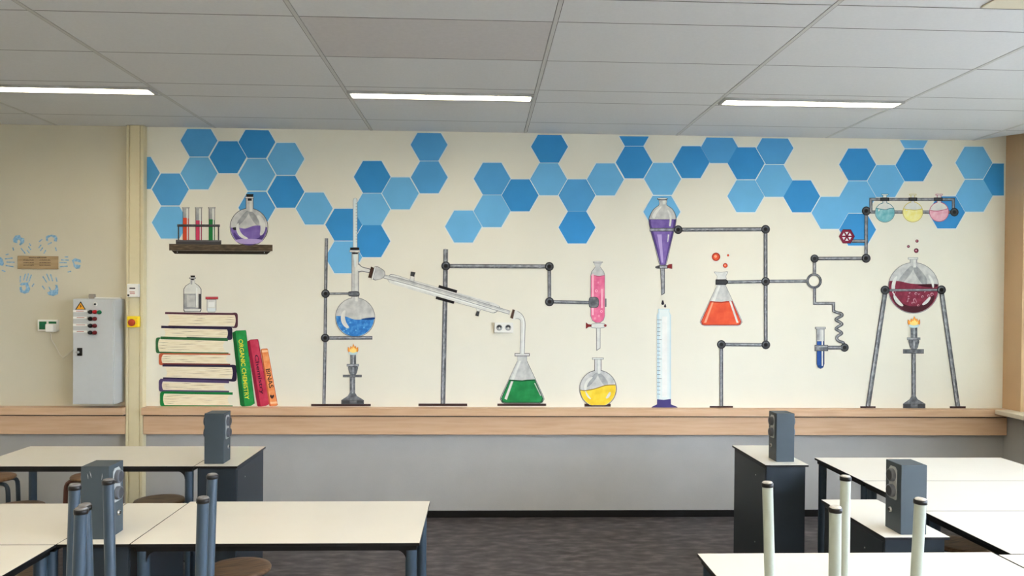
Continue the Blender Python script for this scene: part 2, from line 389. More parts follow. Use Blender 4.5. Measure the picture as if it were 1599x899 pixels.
# ceiling: mineral tiles on exposed tees
X0 = -.8627
d0 = [-2.7786, -2.4925, -1.8872, -1.2792, -.9796, -.3773]
rows = [0, d0[5], d0[4], d0[3], d0[2], d0[1], d0[0]]
y = d0[0]
while y > YB:
    for s in (.6, .6, .3):
        y -= s; rows.append(y)
rows = [r for r in rows if r > YB] + [YB]
colsx = [X0 + 1.2 * k for k in range(-4, 5)]
colsx = [XL] + [c for c in colsx if XL < c < XR] + [XR]
m = MB(); m.flat = True
notch = aty(1519, 219, 0)[0]
gp = .0035
for i in range(len(rows) - 1):
    for j in range(len(colsx) - 1):
        x0, x1, y1, y0 = colsx[j] + .013, colsx[j + 1] - .013, rows[i] - gp, rows[i + 1] + gp
        mt = M['tileb'] if (j, i) == (len([c for c in colsx if c <= X0]) - 1, 4) else M['tile']
        light_row = abs((rows[i] - rows[i + 1]) - .3) < .03
        if i == 0 and j == len(colsx) - 2:      # the last tile is cut away at the corner
            m.add([(x0, 0, HC), (x0, y0, HC), (XR, y0, HC), (XR, y0 + .02, HC), (notch, 0, HC)], [[0, 1, 2, 3, 4]], mt); continue
        if j == len(colsx) - 2: x1 = XR
        if j == len(colsx) - 2 and rows[i] < -2.7 and rows[i] > -4.4:
            xb = 2.14 if False else x0
        m.add([(x0, y0, HC), (x1, y0, HC), (x1, y1, HC), (x0, y1, HC)], [[0, 3, 2, 1]], mt)
m.add([(XL, YB, HC + .008), (XL, 0, HC + .008), (notch, 0, HC + .008), (XR, rows[1] + .02, HC + .008), (XR, YB, HC + .008)], [[0, 1, 2, 3, 4]], M['groove'])
for c in colsx[1:-1]:
    m.box((c - .010, YB, HC - .001), (c + .010, 0, HC + .006), M['tee'])
struct(m.build('ceiling'))
struct(MB().box((XL - .1, YB - .1, 3.4), (XR + .4, .12, 3.5), M['tile']).build('roof_slab'))  # unseen slab put in to keep sky light from leaking past the ceiling
# beige hatch panel set into the ceiling at upper right
hx = 2.175
t = thing('ceiling_hatch', 'beige ceiling hatch panel near the windows at upper right', 'ceiling hatch', (3.0, -3.3, HC - .006))
MB().box((hx, -3.9, HC - .008), (XR - .02, -2.80, HC - .001), M['pbeige'], .002).build('panel', t, True)
f = MB().box((hx + .3, -3.6, HC - .012), (XR - .3, -2.86, HC - .0085), M['pbeige'], .001); f.build('inner_panel', t, True)

# luminaires: slot lights in the narrow ceiling row
def lamp(cx, cy, label):
    t = thing('ceiling_light', label, 'ceiling light', (cx, cy, HC), 'slot lights in the tiled ceiling')
    z0, z1 = HC - .0175, HC - .0005  # lips hang below the diffuser, shaped to cut light high on the wall
    m = MB()
    for a_, b_ in (((cx - .590, cy - .068), (cx + .590, cy - .056)), ((cx - .590, cy + .056), (cx + .590, cy + .068)), ((cx - .590, cy - .056), (cx - .572, cy + .056)), ((cx + .572, cy - .056), (cx + .590, cy + .056))):
        m.box((a_[0], a_[1], z0), (b_[0], b_[1], z1), M['lampbody'], .002)
    m.build('housing', t, True)
    MB().box((cx - .571, cy - .0555, HC - .0045), (cx + .571, cy + .0555, HC - .001), M['lamp'], .001).build('diffuser', t, True)
yl = -1.118
for k, lb in ((-2, 'glowing slot light at the left edge of the ceiling'), (0, 'glowing slot light in the middle of the ceiling'), (2, 'glowing slot light at the right, nearest the windows')):
    lamp(X0 + 1.2 * k + .6, yl, lb)
for r_, w_ in ((-4.12, 'second row from the mural wall'), (-5.62, 'third row from the mural wall'), (-7.12, 'fourth row from the mural wall'), (-8.62, 'rearmost row')):  # unseen rows, added denser than the visible one to brighten wall and room
    for k, lb in ((-3, 'leftmost'), (-2, 'second from left'), (-1, 'third from left'), (0, 'middle'), (1, 'third from right'), (2, 'second from right'), (3, 'rightmost')):
        lamp(X0 + 1.2 * k + .6, r_, 'added unseen ceiling slot light, ' + lb + ' in the ' + w_)

# cable duct column in front of the wall
t = thing('duct_column', None, None, (xm, 0, 0)); t['kind'] = 'structure'
m = MB(); w_ = DUCT1 - DUCT0
m.box((DUCT0, -.052, 0), (DUCT1, 0, HC - .002), M['duct'], .003)
m.box((DUCT0 + .002, -.06, 0), (DUCT0 + .020, -.05, HC - .002), M['duct'], .002)
m.box((DUCT0 + .028, -.06, 0), (DUCT1 - .030, -.05, HC - .002), M['duct'], .002)
m.box((DUCT1 - .022, -.06, 0), (DUCT1 - .002, -.05, HC - .002), M['duct'], .002)
struct(m.build('duct_cover', t, True))

# ================================================================== WALL-MOUNTED THINGS
# switch cabinet
CY = -.182
def C3(x, y, dy=0): q = aty(x, y, CY - dy); return q
a = C3(113.5, 466); b = C3(177, 631.7)
cx0, cx1, cz0, cz1 = a[0], b[0], max(b[2], .8695), a[2]
t = thing('switch_cabinet', 'grey steel electrical cabinet with warning triangle beside the cream duct', 'cabinet', ((cx0 + cx1) / 2, -.09, cz0))
MB().box((cx0, CY + .018, cz0), (cx1, -.001, cz1), M['cab'], .004).build('body', t, True)
door = MB().box((cx0 + .002, CY, cz0 + .003), (cx1 - .002, CY + .016, cz1 - .003), M['cab'], .003).build('door', t, True)
def onface(mb, pts, m, lift=.001):
    q = [C3(x, y) for x, y in pts]; mb.prism([(v[0], v[2]) for v in q], CY - lift, CY + .0005, m); return mb
s = MB(); onface(s, [(126, 470.2), (117.3, 483.2), (134.2, 483.2)], M['black'], .0012); onface(s, [(126, 472.6), (119.6, 482.4), (132, 482.4)], M['warn'], .0020)
onface(s, [(126.6, 474.6), (124.6, 478.2), (126, 478.2), (125.2, 481.4), (128, 477.4), (126.6, 477.4)], M['black'], .0026)
s.build('warning_sign', door, True)['label'] = 'orange warning triangle with a black bolt'
for k, (y0, y1) in enumerate(((484, 487.2), (494.2, 497.4), (505.3, 508.8), (515.8, 519))):
    s = MB(); onface(s, rect(114.3, y0, 136.2, y1), M['white'], .0012); ym = (y0 + y1) / 2
    onface(s, rect(119 + k % 2, ym - .45, 131 + k % 3, ym + .35), M['inkred'], .0018)
    s.build('name_label', door, True)
def lampbtn(x, y, m, r=.0155, nm='indicator_button'):
    q = C3(x, y); return MB().lathe([(r, CY), (r, CY - .010), (r * .8, CY - .014), (r * .75, CY - .022), (r * .35, CY - .025)], m, (q[0], 0, q[2]), 'y', 20).build(nm, door, True)
for x, y, mm, lb in ((141.5, 487, 'black', 'black button'), (148.6, 487, 'red', 'bright red button'), (155.6, 487.3, 'dgreen', 'green button'), (141.5, 497.6, 'black', 'black button'), (148.4, 497.6, 'dred', 'dark red button'),
                    (141.5, 508.5, 'black', 'black button'), (148.4, 508.5, 'dred', 'dark red button'), (141.3, 519.2, 'black', 'black button'), (148.4, 519.2, 'dred', 'dark red button')):
    lampbtn(x, y, M[mm])['label'] = lb
q = C3(149, 474.8)
MB().lathe([(.016, CY), (.016, CY - .004), (.008, CY - .005)], M['white'], (q[0], 0, q[2]), 'y', 20).lathe([(.008, CY - .004), (.007, CY - .012)], M['sockd'], (q[0], 0, q[2]), 'y', 16).build('lock', door, True)
h = MB(); onface(h, rect(121, 543, 128.6, 555.2), M['black'], .006); o = h.build('handle', door, True)
q = C3(121.5, 549.5)
MB().lathe([(.010, CY - .006), (.010, CY - .018), (.006, CY - .02)], M['steel'], (q[0] + .006, 0, q[2]), 'y', 16).box((q[0] - .012, CY - .020, q[2] - .003), (q[0] + .006, CY - .016, q[2] + .004), M['steel'], .001).build('key', o, True)
q = aty(144, 461, -.03)
MB().box((q[0] - .018, -.05, cz1), (q[0] + .018, -.01, cz1 + .035), M['inkgrey'], .004).box((q[0] - .03, -.03, cz1), (cx1 - .02, -.001, cz1 + .010), M['white'], .002).build('cable_gland', t, True)

# green double socket with a charger plug and cable
a, b = aty(59, 499, -.02), aty(90.8, 517.3, -.02)
t = thing('green_socket', 'white framed double socket with green inserts left of the cabinet', 'socket', ((a[0] + b[0]) / 2, -.01, b[2]))
MB().box((a[0], -.026, b[2]), (b[0], -.001, a[2]), M['white'], .004).build('socket_frame', t, True)
for x0, x1 in ((61.3, 72.5), (76, 88)):
    p0, p1 = aty(x0, 501.8, -.027), aty(x1, 514.2, -.027)
    o = MB().box((p0[0], -.029, p1[2]), (p1[0], -.0255, p0[2]), M['green'], .001).lathe([(.022, -.029), (.019, -.0275), (.0, -.0272)], M['dgreen'], ((p0[0] + p1[0]) / 2, -.001, (p0[2] + p1[2]) / 2), 'y', 20).build('socket_insert', t, True)
    o['label'] = 'green insert'
pc = aty(79.5, 511.5, -.06)
t = thing('charger_plug', 'white charger plug in the green socket with its cable to the cabinet', 'plug', (pc[0], -.03, pc[2]))
MB().box((pc[0] - .032, -.085, pc[2] - .032), (pc[0] + .032, -.0295, pc[2] + .030), M['white'], .007).build('plug_body', t, True)
pts = [(79, 520, -.07), (80, 530, -.05), (88, 543, -.03), (93, 553, -.02), (98.5, 558.4, -.02), (105, 554, -.02), (111, 548, -.03), (114.5, 545, -.05)]
cp = [aty(*q) for q in pts]
MB().tube([Vector((a_[0], a_[1], a_[2])) for a_ in cp], .004, M['cable'], 8).build('cable', t, True)

# energy meter and emergency stop on the duct
a, b = aty(198, 443, -.095), aty(216, 464, -.095)
t = thing('meter_box', 'small white meter box with black display on the cream duct', 'meter', ((a[0] + b[0]) / 2, -.06, b[2]))
MB().box((a[0], -.098, b[2]), (b[0], -.0605, a[2]), M['white'], .005).build('case', t, True)
def onduct(x0, y0, x1, y1, Y, mt, lift): p0, p1 = aty(x0, y0, Y), aty(x1, y1, Y); return MB().box((p0[0], Y - lift, p1[2]), (p1[0], Y + .001, p0[2]), mt)
onduct(202.2, 449, 211.2, 451, -.098, M['black'], .001).build('display', t, True)
o = onduct(202.4, 455.2, 210.4, 456, -.098, M['inkred'], .001)
for yy in (456.8, 458.2): p0, p1 = aty(203, yy, -.098), aty(210.8, yy + .7, -.098); o.box((p0[0], -.099, p1[2]), (p1[0], -.097, p0[2]), M['inkred'])
o.build('printed_lines', t, True)
q = aty(200.6, 460.8, -.098); MB().lathe([(.0075, -.0975), (.0075, -.103), (.005, -.104)], M['black'], (q[0], 0, q[2]), 'y', 18).build('button', t, True)
a, b = aty(198.5, 493.5, -.1), aty(216, 511, -.1)
t = thing('emergency_stop', 'yellow emergency stop box with red knob on the cream duct', 'switch', ((a[0] + b[0]) / 2, -.06, b[2]))
MB().box((a[0], -.105, b[2]), (b[0], -.0605, a[2]), M['yellow'], .005).build('case', t, True)
q = aty(204.6, 503.4, -.13)
MB().lathe([(.012, -.104), (.012, -.118), (.025, -.122), (.027, -.133), (.022, -.142), (.010, -.145)], M['estop'], (q[0] + .004, 0, q[2]), 'y', 24).build('knob', t, True)
m = MB()
for xx, yy in ((212.4, 497.5), (212.4, 501), (212.4, 504.5)): p0 = aty(xx, yy, -.105); m.box((p0[0] - .002, -.1058, p0[2] - .004), (p0[0] + .002, -.1045, p0[2] + .004), M['inkgrey'])
m.build('arrow_marks', t, True)

# white double wall socket inside the mural
a, b = aty(771.8, 503.4, -.02), aty(801.2, 519.6, -.02)
t = thing('double_socket', 'white double wall socket below the painted glass condenser', 'socket', ((a[0] + b[0]) / 2, -.01, b[2]))
MB().box((a[0], -.022, b[2]), (b[0], -.004, a[2]), M['white'], .004).build('socket_frame', t, True)
for xx in (779.6, 793.4):
    q = aty(xx, 511.3, -.022)
    MB().lathe([(.024, -.0235), (.021, -.0225), (.020, -.0205)], M['plate'], (q[0], 0, q[2]), 'y', 24).prism([(q[0] + .019 * math.cos(a_), q[2] + .019 * math.sin(a_)) for a_ in [PI * k / 14 for k in range(15)]], -.0236, -.0222, M['sockd']).box((q[0] - .003, -.0242, q[2] - .012), (q[0] + .003, -.0220, q[2] + .004), M['white']).build('socket_insert', t, True)

# brass plaque among the hand prints
a, b = aty(27.4, 399.2, -.008), aty(90.8, 420.2, -.008)
t = thing('name_plaque', 'small brown plaque with lines of writing between blue hand prints', 'plaque', ((a[0] + b[0]) / 2, -.004, b[2]))
MB().box((a[0], -.010, b[2]), (b[0], -.0005, a[2]), M['brass'], .002).build('plate', t, True)
m = MB()
rnd = random.Random(9)
def scribble(x0, x1, y, h, mt):
    x = x0
    while x < x1:
        w = rnd.uniform(.5, 1.0); p0, p1 = aty(x, y - h * rnd.uniform(.45, 1), -.0102), aty(min(x + w, x1), y + h * rnd.uniform(.1, .5), -.0102)
        m.box((p0[0], -.0106, p1[2]), (p1[0], -.0098, p0[2]), mt); x += w + rnd.uniform(.1, .35)
scribble(45, 73, 402.3, 1.1, M['ink'])
for yy in (406.2, 410.2, 414.2):
    scribble(36.5, 53, yy, .85, M['ink']); scribble(61.5, 79, yy, .85, M['ink'])
m.build('writing', t, True)


# ================================================================== MURAL
# honeycomb of blue hexagons
def hexa(c, r=29.1):
    return [(c[0] + r * math.cos(PI / 3 * k), c[1] + r * math.sin(PI / 3 * k)) for k in range(6)]
def ceil_y(x): return 194.7 + .0203 * x - 2.6e-6 * x * x + .6
def clip(poly, f):
    out = []
    for i, p in enumerate(poly):
        q = poly[(i + 1) % len(poly)]; a, b = f(p), f(q)
        if a >= 0: out.append(p)
        if a * b < 0: t = a / (a - b); out.append((p[0] + (q[0] - p[0]) * t, p[1] + (q[1] - p[1]) * t))
    return out
HEX = [('A', [(310.8, 219.6, 'M'), (356.2, 245.4, 'D'), (401.2, 221.8, 'D'), (446.5, 248.1, 'L'), (310.8, 270.6, 'L'), (401.2, 272.7, 'L'), (446.5, 299.3, 'D'), (266.1, 295.7, 'M'), (266, 347.4, 'L'),
              (401.2, 324.3, 'M'), (221, 270, 'M'), (490.9, 325.5, 'L'), (536.8, 350.8, 'D'), (581.3, 276.2, 'D'), (580.7, 326.9, 'L'), (625.2, 301.8, 'L'), (670.3, 276.8, 'M'), (670, 226.0, 'M'), (580.7, 376.4, 'D'), (536.8, 401.4, 'L')]),
       ('B', [(768.5, 279, 'M'), (812.1, 304.9, 'D'), (768.2, 329.6, 'L'), (723.7, 353.6, 'L'), (858, 229.0, 'D'), (856.6, 279.8, 'L'), (901, 304.9, 'M'), (901, 355, 'D'), (945.3, 280.1, 'L'), (990.2, 253.5, 'D'), (990.2, 203, 'D'),
              (1034.6, 279.3, 'L'), (1033.5, 330.6, 'L'), (1079.2, 253.2, 'D'), (1123.3, 229.6, 'M'), (1165, 255.0, 'D'), (1210.0, 231.2, 'M'), (1208.8, 282.2, 'L'), (1164.5, 306.2, 'L'), (1251.6, 306.5, 'D'), (1296, 332.2, 'L'),
              (1339, 256.9, 'D'), (1382.9, 282.8, 'L'), (1339, 307.6, 'L'), (1339, 358.4, 'D'), (1427, 257.9, 'D'), (1427, 206.8, 'L')]),
       ('C', [(1520.6, 254.1, 'L'), (1521.1, 305.5, 'L'), (1564, 280.3, 'D'), (1478, 331.5, 'D')])]
hl = {'A': 'painted cluster of blue hexagons on the left part of the mural', 'B': 'long painted cluster of blue hexagons across the middle and right of the mural', 'C': 'small painted cluster of four blue hexagons by the right corner'}
XD = 227.6
for key, hs in HEX:
    t = mural('hexagon_cluster', hl[key], 'painted hexagons', (hs[0][0], hs[0][1] + 25), 'blue honeycomb painted along the top of the wall')
    for x, y, k in hs:
        pl, po = hexa((x, y), 28.8), hexa((x, y), 30.4)
        res = []
        for q in (pl, po):
            q = clip(q, lambda p: p[1] - ceil_y(p[0])); q = clip(q, lambda p: p[0] - XD); q = clip(q, lambda p: 1567.5 - p[0]); res.append(q)
        A = Art(); A.fill(res[1], P['line'], 0); A.fill(res[0], P['hex' + k], .6 if k == 'L' else .7); A.build('hexagon', t, True)

# ---- shelf with rack and flask
B = 3
t = mural('painted_shelf', 'painted dark wooden shelf on the left of the mural', 'painted shelf', (345, 397))
Art().fill([(264.3, 380.6), (425.7, 382.0), (425.7, 392), (264.3, 390.8)], P['shelf'], B).build('board', t, True)
Art().fill([(268, 391), (273, 396.2), (417.2, 397), (423, 392.2)], P['shelfd'], B - .5).fill(circ((277, 393.6), .8, 8), P['lite'], B).fill(circ((413, 394.4), .8, 8), P['lite'], B).build('bracket', t, True)
t = mural('painted_tube_rack', 'painted grey test tube rack on the left of the painted shelf', 'painted rack', (310, 381))
A = Art(); A.fill([(277, 350), (343.6, 350.4), (343.6, 354.2), (277, 353.9)], P['rackd'], B + 3).stroke([(277.5, 351), (343, 351.4)], 1, P['mid'], B + 3.4); A.build('top_bar', t, True)
for xx in (279, 341.4): Art().stroke([(xx, 353.5), (xx, 375)], 2, P['rackd'], B + 3).build('post', t, True)
A = Art(); A.fill([(275, 374.4), (345.8, 375.2), (345.8, 382), (275, 381.2)], P['rackd'], B + 3).fill([(276, 375), (345.4, 375.6), (345.4, 377.6), (276, 377)], P['rack'], B + 3.3); A.build('base', t, True)
for x, yt, mm, lb in ((290.4, 340, 'tred', 'painted test tube of red liquid, leftmost in the grey rack'), (310.4, 344, 'tpink', 'painted test tube of crimson liquid, middle of the grey rack'), (330.9, 342.4, 'tgreen', 'painted test tube of green liquid, rightmost in the grey rack')):
    t = mural('painted_test_tube', lb, 'painted test tube', (x, 375), 'test tubes in the painted rack')
    A = Art(); A.fill(rect(x - 4.9, 325, x + 4.9, 375), P['out'], B + 1).fill(rect(x - 4.1, 325, x + 4.1, 375), P['glassl'], B + 1.3).fill(rect(x - 4.1, 325.5, x + .6, yt), P['glassd'], B + 1.6); A.build('glass', t, True)
    Art().fill(rect(x - 5.6, 323.4, x + 5.6, 325.4), P['out'], B + 2).fill(rect(x - 4.8, 323.9, x + 4.8, 325), P['glassl'], B + 2.3).build('rim', t, True)
    A = Art(); A.fill(rect(x - 4.3, yt, x + 1.6, 375), P[mm], B + 1.9).fill(rect(x + 3.4, yt + 1, x + 4.4, 375), P[mm], B + 1.9); A.build('liquid', t, True)
def round_flask(name, label, cat, c, r, neck, rim, surf, liq, hi, base_y, lay, group=None, dark=None, flat=None, halo='out', glass='glass', lr=.95, deep=None, streaks=True):
    """painted round flask: neck=(x0,x1,ytop), rim=(x0,x1,y0,y1)"""
    t = mural(name, label, cat, (c[0], base_y), group)
    A = Art()
    body = circ(c, r, 40); body = [(x, min(y, flat)) for x, y in body] if flat else body
    A.fill(body, P[halo], lay); A.fill(rect(neck[0], neck[2], neck[1], c[1] - r * .85), P[halo], lay + .1)
    b2 = circ(c, r - .9, 40); b2 = [(x, min(y, flat - .8)) for x, y in b2] if flat else b2
    A.fill(b2, P[glass], lay + .3); A.fill(rect(neck[0] + .8, neck[2], neck[1] - .8, c[1] - r * .8), P[glass], lay + .4)
    A.fill(rect(neck[0] + (neck[1] - neck[0]) * .5, neck[2] + 1, neck[1] - 1.6, c[1] - r * .8), P['glassl'], lay + .5)
    if streaks:
        A.fill(smooth([(c[0] - r * .12, c[1] - r * .85), (c[0] - r * .55, c[1] - r * .35), (c[0] - r * .62, c[1] - r * .1), (c[0] - r * .4, c[1] - r * .2), (c[0] - r * .02, c[1] - r * .7)], 4), P['glassd'], lay + .45)
        A.fill(smooth([(c[0] + r * .12, c[1] - r * .85), (c[0] + r * .5, c[1] - r * .4), (c[0] + r * .5, c[1] - r * .1), (c[0] + r * .3, c[1] - r * .2), (c[0] + r * .0, c[1] - r * .7)], 4), P['glassd'], lay + .45)
    A.build('glass', t, True)
    if rim: Art().fill(rect(*[rim[0], rim[2], rim[1], rim[3]]), P[halo], lay + .6).fill(rect(rim[0] + .7, rim[2] + .5, rim[1] - .7, rim[3] - .5), P['glassl'], lay + .8).build('rim', t, True)
    A = Art(); A.fill(bowl(c, r * lr, surf, flat - 1 if flat else None), liq, lay + .9)
    if deep:
        A.fill(arc(c, r * .72, r * lr * 1.0, 20, 160), deep, lay + 1.1)
    if dark:
        A.fill(smooth(dark[0], 4), dark[1], lay + 1.3)
    A.build('liquid', t, True)
    for (r1, r2, a0, a1) in hi: Art().fill(arc(c, r * r1, r * r2, a0, a1), P['glassl'], lay + 1.6).build('highlight', t, True)
    return t
t = round_flask('painted_round_flask', 'painted round flask of purple liquid standing on the painted shelf', 'painted flask', (388.9, 354.6), 30, (383.9, 396, 307), (382.8, 396.6, 307, 309.6),
            [(-1, 355.4), (-.5, 355.6), (-.2, 356.8), (.25, 352.6), (.6, 352.2), (1, 355)], P['purple'], [(.5, .68, 95, 200), (.6, .86, -55, 35)], 382, B, flat=381.8, deep=P['purpled'],
            dark=([(364, 355.2), (372, 355.2), (372, 358.6), (365, 358.8)], P['black']))
Art().fill([(384.3, 303), (396.2, 303), (395.4, 307.2), (385, 307.2)], P['black'], B + 1.5).fill(rect(387, 309.8, 393.4, 313.4), P['black'], B + 1.5).build('stopper', t, True)
Art().fill(smooth([(367, 375), (380, 373), (398, 373), (411, 375), (402, 380), (389, 381), (376, 380)], 4), P['purplel'], B + 1.4).build('foot_glow', t, True)

# ---- bottle and jar on the books
t = mural('painted_bottle', 'painted clear bottle with black stopper on top of the painted books', 'painted bottle', (300.6, 487))
body = [(297.2, 436), (297.2, 441.5), (290, 446), (286.7, 451), (286.7, 484), (288, 487), (313.4, 487), (314.7, 484), (314.7, 451), (311, 446), (304.6, 441.5), (304.6, 436)]
A = Art(); A.fill(body, P['out'], B + 2).fill(shrink(body, 1), P['glassl'], B + 2.4); A.fill(rect(298, 438, 300.5, 444), P['glassd'], B + 2.6); A.build('glass', t, True)
Art().fill(rect(287.7, 458.4, 306, 480), P['glassd'], B + 2.8).fill(rect(292, 461, 305, 479), P['glass'], B + 3).fill(rect(310.2, 458.6, 313.8, 482), P['out'], B + 2.9).fill(rect(288, 480, 313, 482), P['glassd'], B + 2.8).build('liquid', t, True)
Art().fill(circ((300.8, 434), 5.6, 16, 1.5), P['out'], B + 3).fill(circ((300.8, 433.8), 4.6, 16, .8), P['glassl'], B + 3.3).build('rim', t, True)
Art().fill([(297.6, 430), (305, 430), (304.4, 432.8), (298.2, 432.8)], P['black'], B + 3.6).fill(rect(298.6, 435, 303, 437.4), P['black'], B + 3.4).build('stopper', t, True)
Art().fill(rect(306.6, 449, 308.4, 477), P['white'], B + 3.2).build('highlight', t, True)
t = mural('painted_jar', 'painted small jar with red lid on top of the painted books', 'painted jar', (330, 487.4))
jb = [(323, 467), (323, 484), (325, 487.4), (336, 487.4), (337.8, 484), (337.8, 467)]
A = Art(); A.fill(jb, P['edge'], B + 2).fill(shrink(jb, .8), P['glassl'], B + 2.4).fill(rect(324, 481, 337, 486), P['line'], B + 2.6); A.build('glass', t, True)
Art().fill(rect(321, 463.2, 340.8, 467.3), P['knob'], B + 2.8).fill(rect(321.4, 463.4, 340.4, 466.4), P['lid'], B + 3).build('lid', t, True)
Art().fill(rect(326, 471.6, 335, 479.2), P['white'], B + 2.9).build('paper_label', t, True)

# ---- stack of seven books
def bx(X): return 235 + X / 5.287
def by(Y): return 475 + Y / 5.287
def pbook(label, top, bot, spine, pages, cov, covb, side, lay):
    """top/bot=(x0,y0,x1,y1 thick) of the boards; spine=(x0,x1,y0,y1)"""
    t = mural('painted_book', label, 'painted book', (bx(380), by(bot[1] + 8)), 'painted stack of lying books')
    f = lambda q: [(bx(x), by(y)) for x, y in q]
    A = Art(); x0, y0, x1, y1 = pages
    if side == 'r': pg = [(x0 + 20, y0), (x1, y0), (x1, y1), (x0 + 14, y1), (x0, (y0 + y1) / 2)] if False else [(x0, y0), (x1, y0), (x1, y1), (x0, y1), (x0 + 18, y1 - (y1 - y0) * .3), (x0 + 20, (y0 + y1) / 2), (x0 + 10, y0 + (y1 - y0) * .2)]
    else: pg = [(x0, y0), (x1 + 12, y0), (x1 - 8, y0 + (y1 - y0) * .3), (x1 - 14, (y0 + y1) / 2), (x1 - 4, y0 + (y1 - y0) * .78), (x1 + 14, y1), (x0, y1)]
    A.fill(f(pg), P['page'], lay)
    r_ = random.Random(int(y0))
    for k in range(7):
        yy = y0 + (y1 - y0) * (.12 + .8 * k / 7) + r_.uniform(-2, 2); xa = r_.uniform(x0 + 20, x1 - 160); xb = xa + r_.uniform(60, 190)
        if side == 'r' and k % 2: xa, xb = x1 - r_.uniform(60, 130), x1 - 4
        if side == 'l' and k % 2: xa, xb = x0 + 6, x0 + r_.uniform(60, 150)
        A.stroke(f([(xa, yy), ((xa + xb) / 2, yy + r_.uniform(-2, 2)), (xb, yy)]), [.1, .5, .1], P['pagel'], lay + .3)
    A.build('pages', t, True)
    A = Art()
    for q, mm in ((top, cov), (bot, covb)):
        A.stroke(f([(q[0], q[1]), ((q[0] + q[2]) / 2, (q[1] + q[3]) / 2 + .5), (q[2], q[3])]), q[4] / 5.287, P[mm], lay + .5)
    sx0, sx1, sy0, sy1 = spine
    if side == 'r': sp = smooth([(sx0 - 30, sy0), (sx1 - 6, sy0 + 2), (sx1, (sy0 + sy1) / 2), (sx1 - 6, sy1 - 2), (sx0 - 30, sy1), (sx0 - 10, sy1 - 14), (sx0, (sy0 + sy1) / 2), (sx0 - 8, sy0 + 18)], 4)
    else: sp = smooth([(sx1 + 30, sy0), (sx0 + 6, sy0 + 2), (sx0, (sy0 + sy1) / 2), (sx0 + 6, sy1 - 2), (sx1 + 30, sy1), (sx1 + 10, sy1 - 12), (sx1, (sy0 + sy1) / 2), (sx1 + 8, sy0 + 16)], 4)
    A.fill(f(sp), P[cov], lay + .6)
    A.build('cover', t, True)
pbook('painted maroon book on top of the painted stack, under the bottle', (122, 72, 712, 80, 17), (150, 180, 712, 188, 10), (704, 722, 72, 192), (140, 82, 702, 176), 'maroon', 'maroon', 'r', B)
pbook('painted dark navy book second from the top of the painted stack', (90, 186, 660, 198, 20), (300, 272, 660, 282, 8), (640, 676, 188, 292), (105, 194, 642, 272), 'bnavy', 'bnavy', 'r', B + .2)
pbook('painted green book third from the top of the painted stack', (85, 276, 640, 292, 22), (52, 396, 645, 404, 12), (44, 64, 276, 400), (62, 292, 612, 394), 'bgreen', 'bgreen', 'l', B + .4)
pbook('painted orange-red book in the middle of the painted stack', (82, 408, 660, 412, 11), (90, 492, 660, 498, 16), (70, 92, 406, 500), (86, 414, 634, 490), 'borange', 'bbrick', 'l', B + .6)
pbook('painted navy book with right spine, third from the bottom of the painted stack', (100, 504, 700, 510, 18), (105, 612, 692, 626, 20), (680, 712, 502, 634), (118, 516, 684, 608), 'bnavy', 'bnavy', 'r', B + .8)
pbook('painted purple book second from the bottom of the painted stack', (82, 624, 650, 640, 22), (88, 712, 650, 720, 14), (70, 96, 620, 718), (94, 644, 620, 710), 'bpurple', 'bpurple', 'l', B + 1)
pbook('painted bright green book at the bottom of the painted stack', (95, 726, 680, 736, 20), (98, 835, 680, 839, 10), (80, 106, 722, 840), (104, 740, 650, 832), 'bgreen2', 'bgreen2', 'l', B + 1.2)

# ---- three leaning books
def lx(q): return [(355 + x / 6.422, 505 + y / 6.422) for x, y in q]
def lean(label, poly, side, c1, c2, lay):
    t = mural('leaning_book', label, 'painted book', lx([((poly[5][0] + poly[6][0]) / 2, 828)])[0], 'painted leaning books')
    A = Art(); A.fill(lx(poly), P[c2], lay).fill(lx(side), P[c1], lay + .4); A.build('spine', t, True)
    return t
t = lean('painted green leaning book titled ORGANIC CHEMISTRY beside the painted stack', [(52, 90), (90, 70), (185, 66), (190, 80), (277, 800), (235, 825), (150, 832), (130, 815)], [(82, 76), (186, 68), (272, 800), (232, 822), (176, 828)], 'og', 'ogd', B + 1.5)
sign_text('ORGANIC CHEMISTRY', lx([(112, 160)])[0], lx([(178, 762)])[0], 6.6, P['gold'], B + 3, 'book_title', t)
t = lean('painted crimson leaning book titled Chemistry between the green and orange ones', [(197, 180), (235, 160), (305, 155), (312, 165), (426, 805), (385, 825), (312, 834), (300, 822)], [(226, 168), (306, 158), (420, 805), (384, 822), (336, 828)], 'cr', 'crd', B + 1.7)
sign_text('Chemistry', lx([(262, 318)])[0], lx([(326, 712)])[0], 7.4, P['txt'], B + 3, 'book_title', t)
t = lean('painted orange leaning book titled BINAS, outermost of the leaning books', [(335, 262), (350, 252), (400, 249), (408, 258), (507, 815), (490, 826), (430, 829), (420, 820)], [(346, 256), (404, 254), (500, 815), (486, 822), (436, 825)], 'bo', 'borange', B + 1.9)
sign_text('BINAS', lx([(384, 458)])[0], lx([(420, 648)])[0], 7.0, P['txtk'], B + 3, 'book_title', t)
hc = lx([(450, 732)])[0]
Art().fill(smooth([(hc[0], hc[1] + 3.4), (hc[0] - 3.4, hc[1] - .6), (hc[0] - 2, hc[1] - 3), (hc[0], hc[1] - 1.6), (hc[0] + 2, hc[1] - 3), (hc[0] + 3.2, hc[1] - .8)], 4), P['txtk'], B + 3).build('heart_mark', t, True)
Art().fill(lx([(430, 785), (498, 780), (502, 800), (434, 806)]), P['bol'], B + 2.8).fill(lx([(346, 268), (404, 264), (407, 284), (349, 290)]), P['bol'], B + 2.8).build('pale_bands', t, True)

